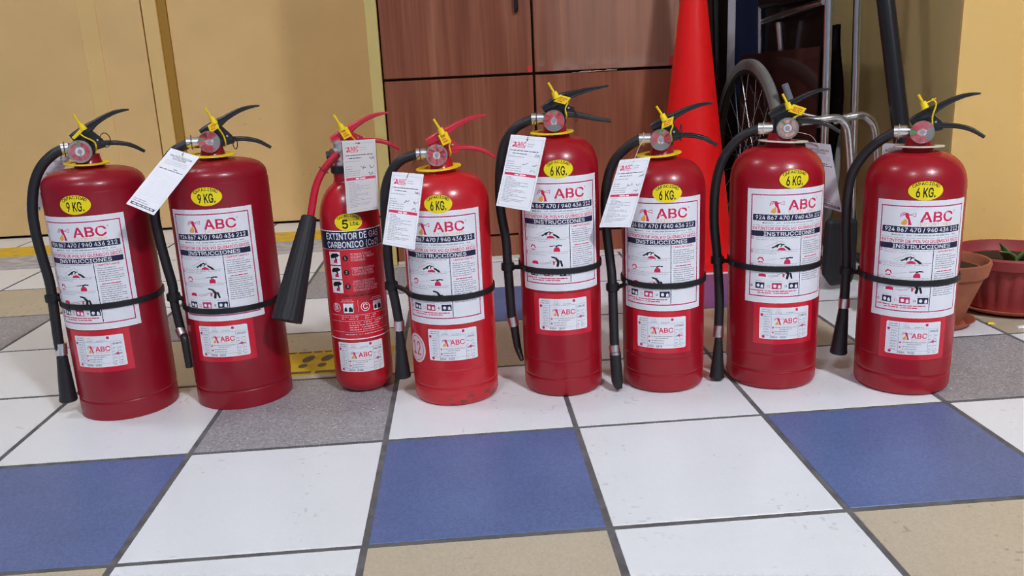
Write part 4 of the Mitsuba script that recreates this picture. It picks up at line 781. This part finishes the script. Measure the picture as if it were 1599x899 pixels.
# ------------------------------------------------------------------ traffic cone
k = num('traffic_cone')
tag(k, 'tall bright orange-red traffic cone beside the brown cabinet', 'traffic cone')
cx, cyy = 1.463, 0.80
P = [(0.1205, 0.028)] + [(0.1205 - 0.1165 * (z - 0.028), z) for z in (0.06, 0.2, 0.4, 0.6, 0.8, 0.94)] + [(0.0118, 0.949), (0.0085, 0.951), (0.0085, 0.930)]
put(k + '__cone', lathe(P, 72, cx, cyy), 'm_cone', 35)
bs = sbox(-0.138, -0.138, 0.138, 0.138).buffer(-0.02).buffer(0.02)
bm = trimesh.creation.extrude_polygon(bs, 0.022, engine='earcut'); bm.apply_translation((cx, cyy, 0.001)); put(k + '__base', bm, 'm_cone')
put(k + '__collar', lathe([(0.134, 0.0225), (0.134, 0.027), (0.127, 0.032), (0.120, 0.033), (0.110, 0.033)], 72, cx, cyy), 'm_cone', 35)

# ------------------------------------------------------------------ wheelchair, folded, in the corner
k = num('wheelchair')
tag(k, 'folded wheelchair with chrome frame and grey tire standing in the corner', 'wheelchair')
def wheel(name, x, y, R):
    def rot(m): v = m.vertices; m.vertices = np.column_stack([x + v[:, 2], y + v[:, 0], R + v[:, 1]]); return m
    put(f'{k}__{name}', rot(lathe([(R - .030, -.011), (R - .020, -.0145), (R - .006, -.0125), (R, -.006), (R, .006), (R - .006, .0125), (R - .020, .0145), (R - .030, .011), (R - .030, -.011)], 96)), 'm_tire', 40)
    put(f'{k}__{name}__rim', rot(lathe([(R - .040, -.010), (R - .029, -.0105), (R - .029, .0105), (R - .040, .010), (R - .040, -.010)], 96)), 'm_black_worn', 35)
    put(f'{k}__{name}__hub', rot(lathe([(0, -.030), (.016, -.030), (.018, -.020), (.012, -.012), (.012, .012), (.018, .020), (.016, .030), (0, .030)], 32)), 'm_steel', 35)
    n = 0
    for s in range(24):
        a = s * 2 * PI / 24; b = a + (0.62 if s % 4 < 2 else -0.62); zz = .019 if s % 2 else -.019
        p0, p1 = np.array([math.cos(b) * .016, math.sin(b) * .016, zz]), np.array([math.cos(a) * (R - .039), math.sin(a) * (R - .039), 0.0])
        put(f'{k}__{name}__spoke' + (f'_{n:03d}' if n else ''), rot(tube([p0, p1], 0.0011, 5, False)), 'm_steel'); n += 1
wheel('wheel', 1.652, 0.880, 0.2915)
wheel('wheel_001', 1.815, 0.905, 0.2915)
def ctube(name, pts, rad=0.0105, m='m_chrome', n=6, smooth=50):
    key = f'{k}__{name}'; q = 1
    while key in scene: key = f'{k}__{name}_{q:03d}'; q += 1
    put(key, tube(spline(pts, n), rad, 16), m, smooth); return key
ctube('axle', [(1.652, 0.88, 0.2915), (1.855, 0.90, 0.2915)], 0.006, 'm_steel')
ctube('front_post', [(1.754, 0.576, 0.10), (1.757, 0.576, 0.40), (1.746, 0.576, 0.92)])
ctube('front_post', [(1.842, 0.576, 0.10), (1.836, 0.576, 0.40), (1.820, 0.576, 0.92)])
ctube('rear_post', [(1.736, 1.0, 0.12), (1.728, 1.0, 0.55), (1.716, 1.0, 0.98)], 0.0085)
ctube('rear_post', [(1.850, 1.02, 0.12), (1.850, 1.02, 0.55), (1.846, 1.02, 0.98)], 0.0085)
ctube('armrest_tube', [(1.731, 1.0, 0.688), (1.725, 0.8, 0.701), (1.7435, 0.586, 0.716)], 0.0085)
put(k + '__armrest_pad', box(1.705, 1.745, 0.60, 0.98, 0.727, 0.760, 0.008), 'm_vinyl')
ctube('lower_tube', [(1.745, 1.0, 0.395), (1.750, 0.80, 0.400), (1.757, 0.590, 0.405)], 0.0095)
ctube('lower_tube', [(1.848, 1.02, 0.395), (1.838, 0.59, 0.405)], 0.0095)
ctube('footrest_hanger', [(1.650, 0.53, 0.419), (1.712, 0.50, 0.426), (1.756, 0.50, 0.427), (1.779, 0.50, 0.408), (1.789, 0.50, 0.369), (1.803, 0.50, 0.253), (1.812, 0.50, 0.135)])
ctube('footrest_hanger', [(1.768, 0.545, 0.418), (1.795, 0.52, 0.427), (1.832, 0.52, 0.429), (1.859, 0.52, 0.408), (1.870, 0.52, 0.371), (1.877, 0.52, 0.313), (1.893, 0.52, 0.177)])
ctube('inner_strut', [(1.742, 0.85, 0.56), (1.726, 0.85, 0.681)], 0.010)
ctube('inner_strut', [(1.786, 0.75, 0.56), (1.779, 0.75, 0.649)], 0.007)
gd = trimesh.creation.extrude_polygon(Polygon([(1.674, 1.02), (1.742, 0.600), (1.746, 0.6006), (1.678, 1.0206)]), 0.29, engine='earcut'); gd.apply_translation((0, 0, 0.32)); gd.vertices[:, 2] += (gd.vertices[:, 2] > .5) * (1.02 - gd.vertices[:, 1]) * 0.03 - (gd.vertices[:, 2] > .5) * 0.016
put(k + '__side_guard', gd, 'm_vinyl_brown')
v = []
ys, zs_ = np.linspace(0.60, 1.02, 15), np.linspace(0.30, 0.66, 9)
for side in (0, 1):
    for a in ys:
        for b in zs_: v.append((1.800 + 0.010 * math.sin(a * 24) * math.sin(b * 17) + 0.006 * side, a, b))
q = []
for side in (0, 1):
    for a in range(14):
        for b in range(8):
            p_ = side * 135 + a * 9 + b; q.append((p_, p_ + 9, p_ + 10, p_ + 1))
put(k + '__seat_cloth', mesh(v, quads(q)), 'm_vinyl', True)
labels[k + '__seat_cloth'] = {'label': 'folded shiny black seat'}
put(k + '__backrest_cloth', box(1.757, 1.762, 0.60, 1.04, 0.56, 0.735, 0.002), 'm_vinyl')
put(k + '__brake_grip', tube([(1.661, 0.62, 0.514), (1.678, 0.62, 0.473)], 0.009, 14), 'm_grip', 35)
ctube('brake_lever', [(1.678, 0.62, 0.474), (1.700, 0.61, 0.440), (1.746, 0.585, 0.425)], 0.004, 'm_steel')
put(k + '__footplate', trimesh.convex.convex_hull(np.vstack([np.array(trimesh.creation.icosphere(2, 0.012).vertices) + c for c in ((1.705, 0.40, 0.175), (1.772, 0.42, 0.17), (1.775, 0.42, 0.05), (1.765, 0.415, 0.026), (1.720, 0.402, 0.026), (1.702, 0.40, 0.05))])), 'm_horn', 30)
put(k + '__footplate_001', trimesh.convex.convex_hull(np.vstack([np.array(trimesh.creation.icosphere(2, 0.012).vertices) + c for c in ((1.835, 0.46, 0.175), (1.895, 0.48, 0.17), (1.897, 0.48, 0.05), (1.885, 0.475, 0.026), (1.845, 0.462, 0.026), (1.832, 0.46, 0.05))])), 'm_horn', 30)
put(k + '__red_cap', tube([(1.8125, 0.50, 0.136), (1.814, 0.50, 0.118)], 0.0115, 12), 'm_tape_red', 35)
for n_, (x, y) in enumerate(((1.756, 0.585), (1.842, 0.590))):
    cw = lathe([(0.03, -0.011), (0.046, -0.012), (0.050, -0.006), (0.050, 0.006), (0.046, 0.012), (0.03, 0.011), (0.03, -0.011)], 40); v = cw.vertices
    cw.vertices = np.column_stack([x + v[:, 2], y + v[:, 0] + 0.03, 0.0505 + v[:, 1]]); put(k + '__caster' + (f'_{n_:03d}' if n_ else ''), cw, 'm_tire', 40)

# cloth, board and rods in the niche
k = num('cloth')
tag(k, 'dark navy cloth with a pale side strip hanging behind the wheelchair wheel', 'cloth')
def sheet(x0, x1, y, z0, z1, amp, f, ph=0.0, th=0.004):
    xs, zz = np.linspace(x0, x1, 25), np.linspace(z0, z1, 13); v = []
    for s in (0, 1):
        for a in xs:
            for b in zz: v.append((a, y + s * th + amp * math.sin((a - x0) * f + ph) * (0.6 + 0.4 * (z1 - b) / (z1 - z0)), b))
    n = 25 * 13; q = []
    for s in (0, 1):
        for a in range(24):
            for b in range(12): p_ = s * n + a * 13 + b; q.append((p_, p_ + 13, p_ + 14, p_ + 1))
    return mesh(v, quads(q))
put(k + '__panel', sheet(1.7245, 1.835, 1.23, 0.12, 1.30, 0.010, 70), 'm_navy_cloth', True)
put(k + '__side_strip', sheet(1.698, 1.7240, 1.23, 0.50, 1.30, 0.002, 70), 'm_cloth_white', True)
k = num('board'); tag(k, 'dark brown wooden board standing between the cabinet and the wheelchair', 'board')
put(k, box(1.50, 1.955, 1.30, 1.32, 0.0, 1.5, 0.002), 'm_dark_board')
k = num('rod'); tag(k, 'thin black glossy rod standing just right of the traffic cone', 'rod')
put(k, tube([(1.676, 1.20, 0.0), (1.644, 1.20, 0.77), (1.622, 1.20, 1.3)], 0.0085, 16), 'm_black_metal', 40)
k = num('pole'); tag(k, 'thick black pole leaning beside the right wall behind the last extinguisher', 'pole')
d = np.array([-0.034, 0.06, 0.329]); p0 = np.array([1.926, 0.356, 0.004])
put(k, tube([p0, p0 + d * 1.2, p0 + d * 3.2], 0.0208, 28), 'm_black_metal', 40)

# ------------------------------------------------------------------ plant pots
k = num('saucer'); tag(k, 'small terracotta saucer under the left plant pot', 'saucer')
p1 = (1.823, 0.098)
put(k, lathe([(0, .0005), (.058, .0005), (.072, .014), (.075, .0155), (.073, .0165), (.069, .014), (.056, .004), (0, .004)], 48, *p1), 'm_saucer', 35)
k = num('plant_pot'); tag(k, 'round terracotta plant pot partly hidden by the last extinguisher', 'plant pot')
put(k + '__pot', lathe([(0, .0045), (.044, .0045), (.046, .006), (.084, .112), (.087, .113), (.0905, .116), (.096, .142), (.0945, .147), (.090, .147), (.086, .142), (.080, .128), (0, .120)], 64, *p1), 'm_terracotta', 35)
put(k + '__soil', lathe([(0, .130), (.04, .131), (.0795, .1275)], 32, *p1), 'm_soil', True)
p2 = (2.045, 0.196)
k = num('saucer'); tag(k, 'wide red-brown saucer under the fluted red plant pot', 'saucer')
put(k, lathe([(0, .0005), (.105, .0005), (.128, .014), (.131, .0160), (.128, .0175), (.124, .015), (.103, .004), (0, .004)], 64, *p2), 'm_saucer', 35)
k = num('plant_pot'); tag(k, 'fluted red plastic plant pot with succulent leaves at the right edge', 'plant pot')
m = lathe([(0, .0045), (.085, .0045), (.088, .007), (.092, .030), (.104, .088), (.108, .100), (.110, .104), (.118, .106), (.124, .128), (.122, .132), (.117, .132), (.113, .118), (.108, .108), (0, .105)], 128, *p2)
v = m.vertices.copy(); a = np.arctan2(v[:, 1] - p2[1], v[:, 0] - p2[0]); rr = np.hypot(v[:, 0] - p2[0], v[:, 1] - p2[1]); z = v[:, 2]
f = 1 - 0.05 * (0.5 - 0.5 * np.cos(a * 22)) ** 2 * ((z > .02) & (z < .095) & (rr > .08)); v[:, 0] = p2[0] + (v[:, 0] - p2[0]) * f; v[:, 1] = p2[1] + (v[:, 1] - p2[1]) * f; m.vertices = v
put(k + '__pot', m, 'm_pot_red', 40)
put(k + '__soil', lathe([(0, .112), (.06, .113), (.1075, .107)], 32, *p2), 'm_soil', True)
def leaf(base, tipp, w, bend, n=12):
    base, tipp = np.array(base, float), np.array(tipp, float); d = tipp - base; s = np.cross(d, [0, 0, 1.0]); s /= np.linalg.norm(s); up = np.cross(s, d); up /= np.linalg.norm(up)
    v = []; sides = 8
    for t in np.linspace(0, 1, n):
        c = base + d * t + up * bend * math.sin(t * PI); ww = w * (0.75 + 0.5 * t if t < .4 else 0.95 * (1 - (t - .4) / .6) ** 0.8) + 0.0004
        for q in range(sides):
            a = q * 2 * PI / sides; v.append(c + s * ww * math.cos(a) + up * (0.26 * ww * math.sin(a) + 0.25 * ww * math.cos(a) ** 2))
    i_, j_ = np.meshgrid(np.arange(n - 1), np.arange(sides), indexing='ij')
    return mesh(v, quads(np.stack([i_ * sides + j_, i_ * sides + (j_ + 1) % sides, (i_ + 1) * sides + (j_ + 1) % sides, (i_ + 1) * sides + j_], -1).reshape(-1, 4)))
LV = [((2.025, .165, .108), (1.966, .120, .148), .018, .008), ((2.035, .170, .108), (2.120, .085, .195), .021, .014), ((2.05, .18, .108), (2.080, .10, .160), .016, .008),
      ((2.03, .18, .108), (1.990, .16, .158), .012, .004), ((2.07, .19, .108), (2.20, .13, .19), .018, .014)]
for n_, (a, b, w, c) in enumerate(LV): put(k + '__leaf' + (f'_{n_:03d}' if n_ else ''), leaf(a, b, w, c), 'm_leaf', True)
k2 = 'plant_pot'
for n_, (a, b, w, c) in enumerate([((1.83, .11, .128), (1.90, .17, .168), .009, .004), ((1.80, .10, .128), (1.76, .15, .19), .010, .006), ((1.82, .10, .128), (1.868, .19, .182), .010, .004)]):
    put(k2 + '__leaf' + (f'_{n_:03d}' if n_ else ''), leaf(a, b, w, c), 'm_leaf', True)

# ------------------------------------------------------------------ floor stickers and scraps
k = num('floor_sticker'); tag(k, 'yellow floor sticker with two dark footprints beside the slim extinguisher', 'floor sticker')
fx0, fx1, fy0, fy1 = 0.352, 0.62, 0.026, 0.176
put(k + '__vinyl', box(fx0, fx1, fy0, fy1, 0.0, 0.0008), 'm_sticker')
fp = []
for cx_ in (0.436, 0.476):
    fp += [poly(affinity.rotate(ell(cx_ + .003, 0.1225, .0115, .0215), -14)), poly(affinity.rotate(ell(cx_ - .002, 0.079, .0090, .0125), -10))]
m = cat(*fp); m.vertices[:, 2] = 0.0010; put(k + '__footprints', m, 'm_sticker_ink')
m = cat(words(fx0 + .01, fx1 - .01, fy0 + .005, .013, 3, 1), words(fx0 + .01, fx1 - .01, fy1 - .013, .008, 4, 1)); m.vertices[:, 2] = 0.0010
put(k + '__lettering', m, 'm_sticker_ink')
for (a, b), lb in zip(((-1.22, -0.52), (-0.10, 0.36)), ('long worn yellow and grey floor strip left of the first extinguisher', 'worn yellow and grey floor strip behind the black horn')):
    k = num('floor_strip'); tag(k, lb, 'floor strip')
    sl = 0.045 if a < -.5 else 0.02
    def shear(m): v = m.vertices.copy(); v[:, 1] += (v[:, 0] - (a + b) / 2) * sl; m.vertices = v; return m
    put(k + '__yellow_band', shear(box(a, b, 1.50, 1.70, 0.0, 0.0012)), 'm_tape_yellow')
    put(k + '__gray_band', shear(box(a, b, 1.27, 1.498, 0.0, 0.0012)), 'm_tape_gray')
k = num('scrap'); tag(k, 'tiny yellow scrap on the floor in front of the fluted pot', 'scrap')
put(k, trimesh.convex.convex_hull(np.array([(1.920, .066, .0003), (1.936, .064, .0003), (1.938, .076, .0003), (1.924, .079, .0003), (1.922, .068, .004), (1.934, .067, .003), (1.936, .074, .004), (1.925, .076, .003)])), 'm_seal')
k = num('scrap'); tag(k, 'tiny white scrap on the floor at the right edge', 'scrap')
put(k, trimesh.convex.convex_hull(np.array([(1.962, .028, .0003), (1.990, .026, .0003), (1.992, .038, .0003), (1.964, .040, .0003), (1.966, .030, .004), (1.986, .029, .003), (1.988, .036, .004), (1.968, .038, .003)])), 'm_ink_white')
for q in list(scene):
    if q.endswith(('_print', '__lettering', '__footprints', '__number')): labels[q] = {'kind': 'stuff'}
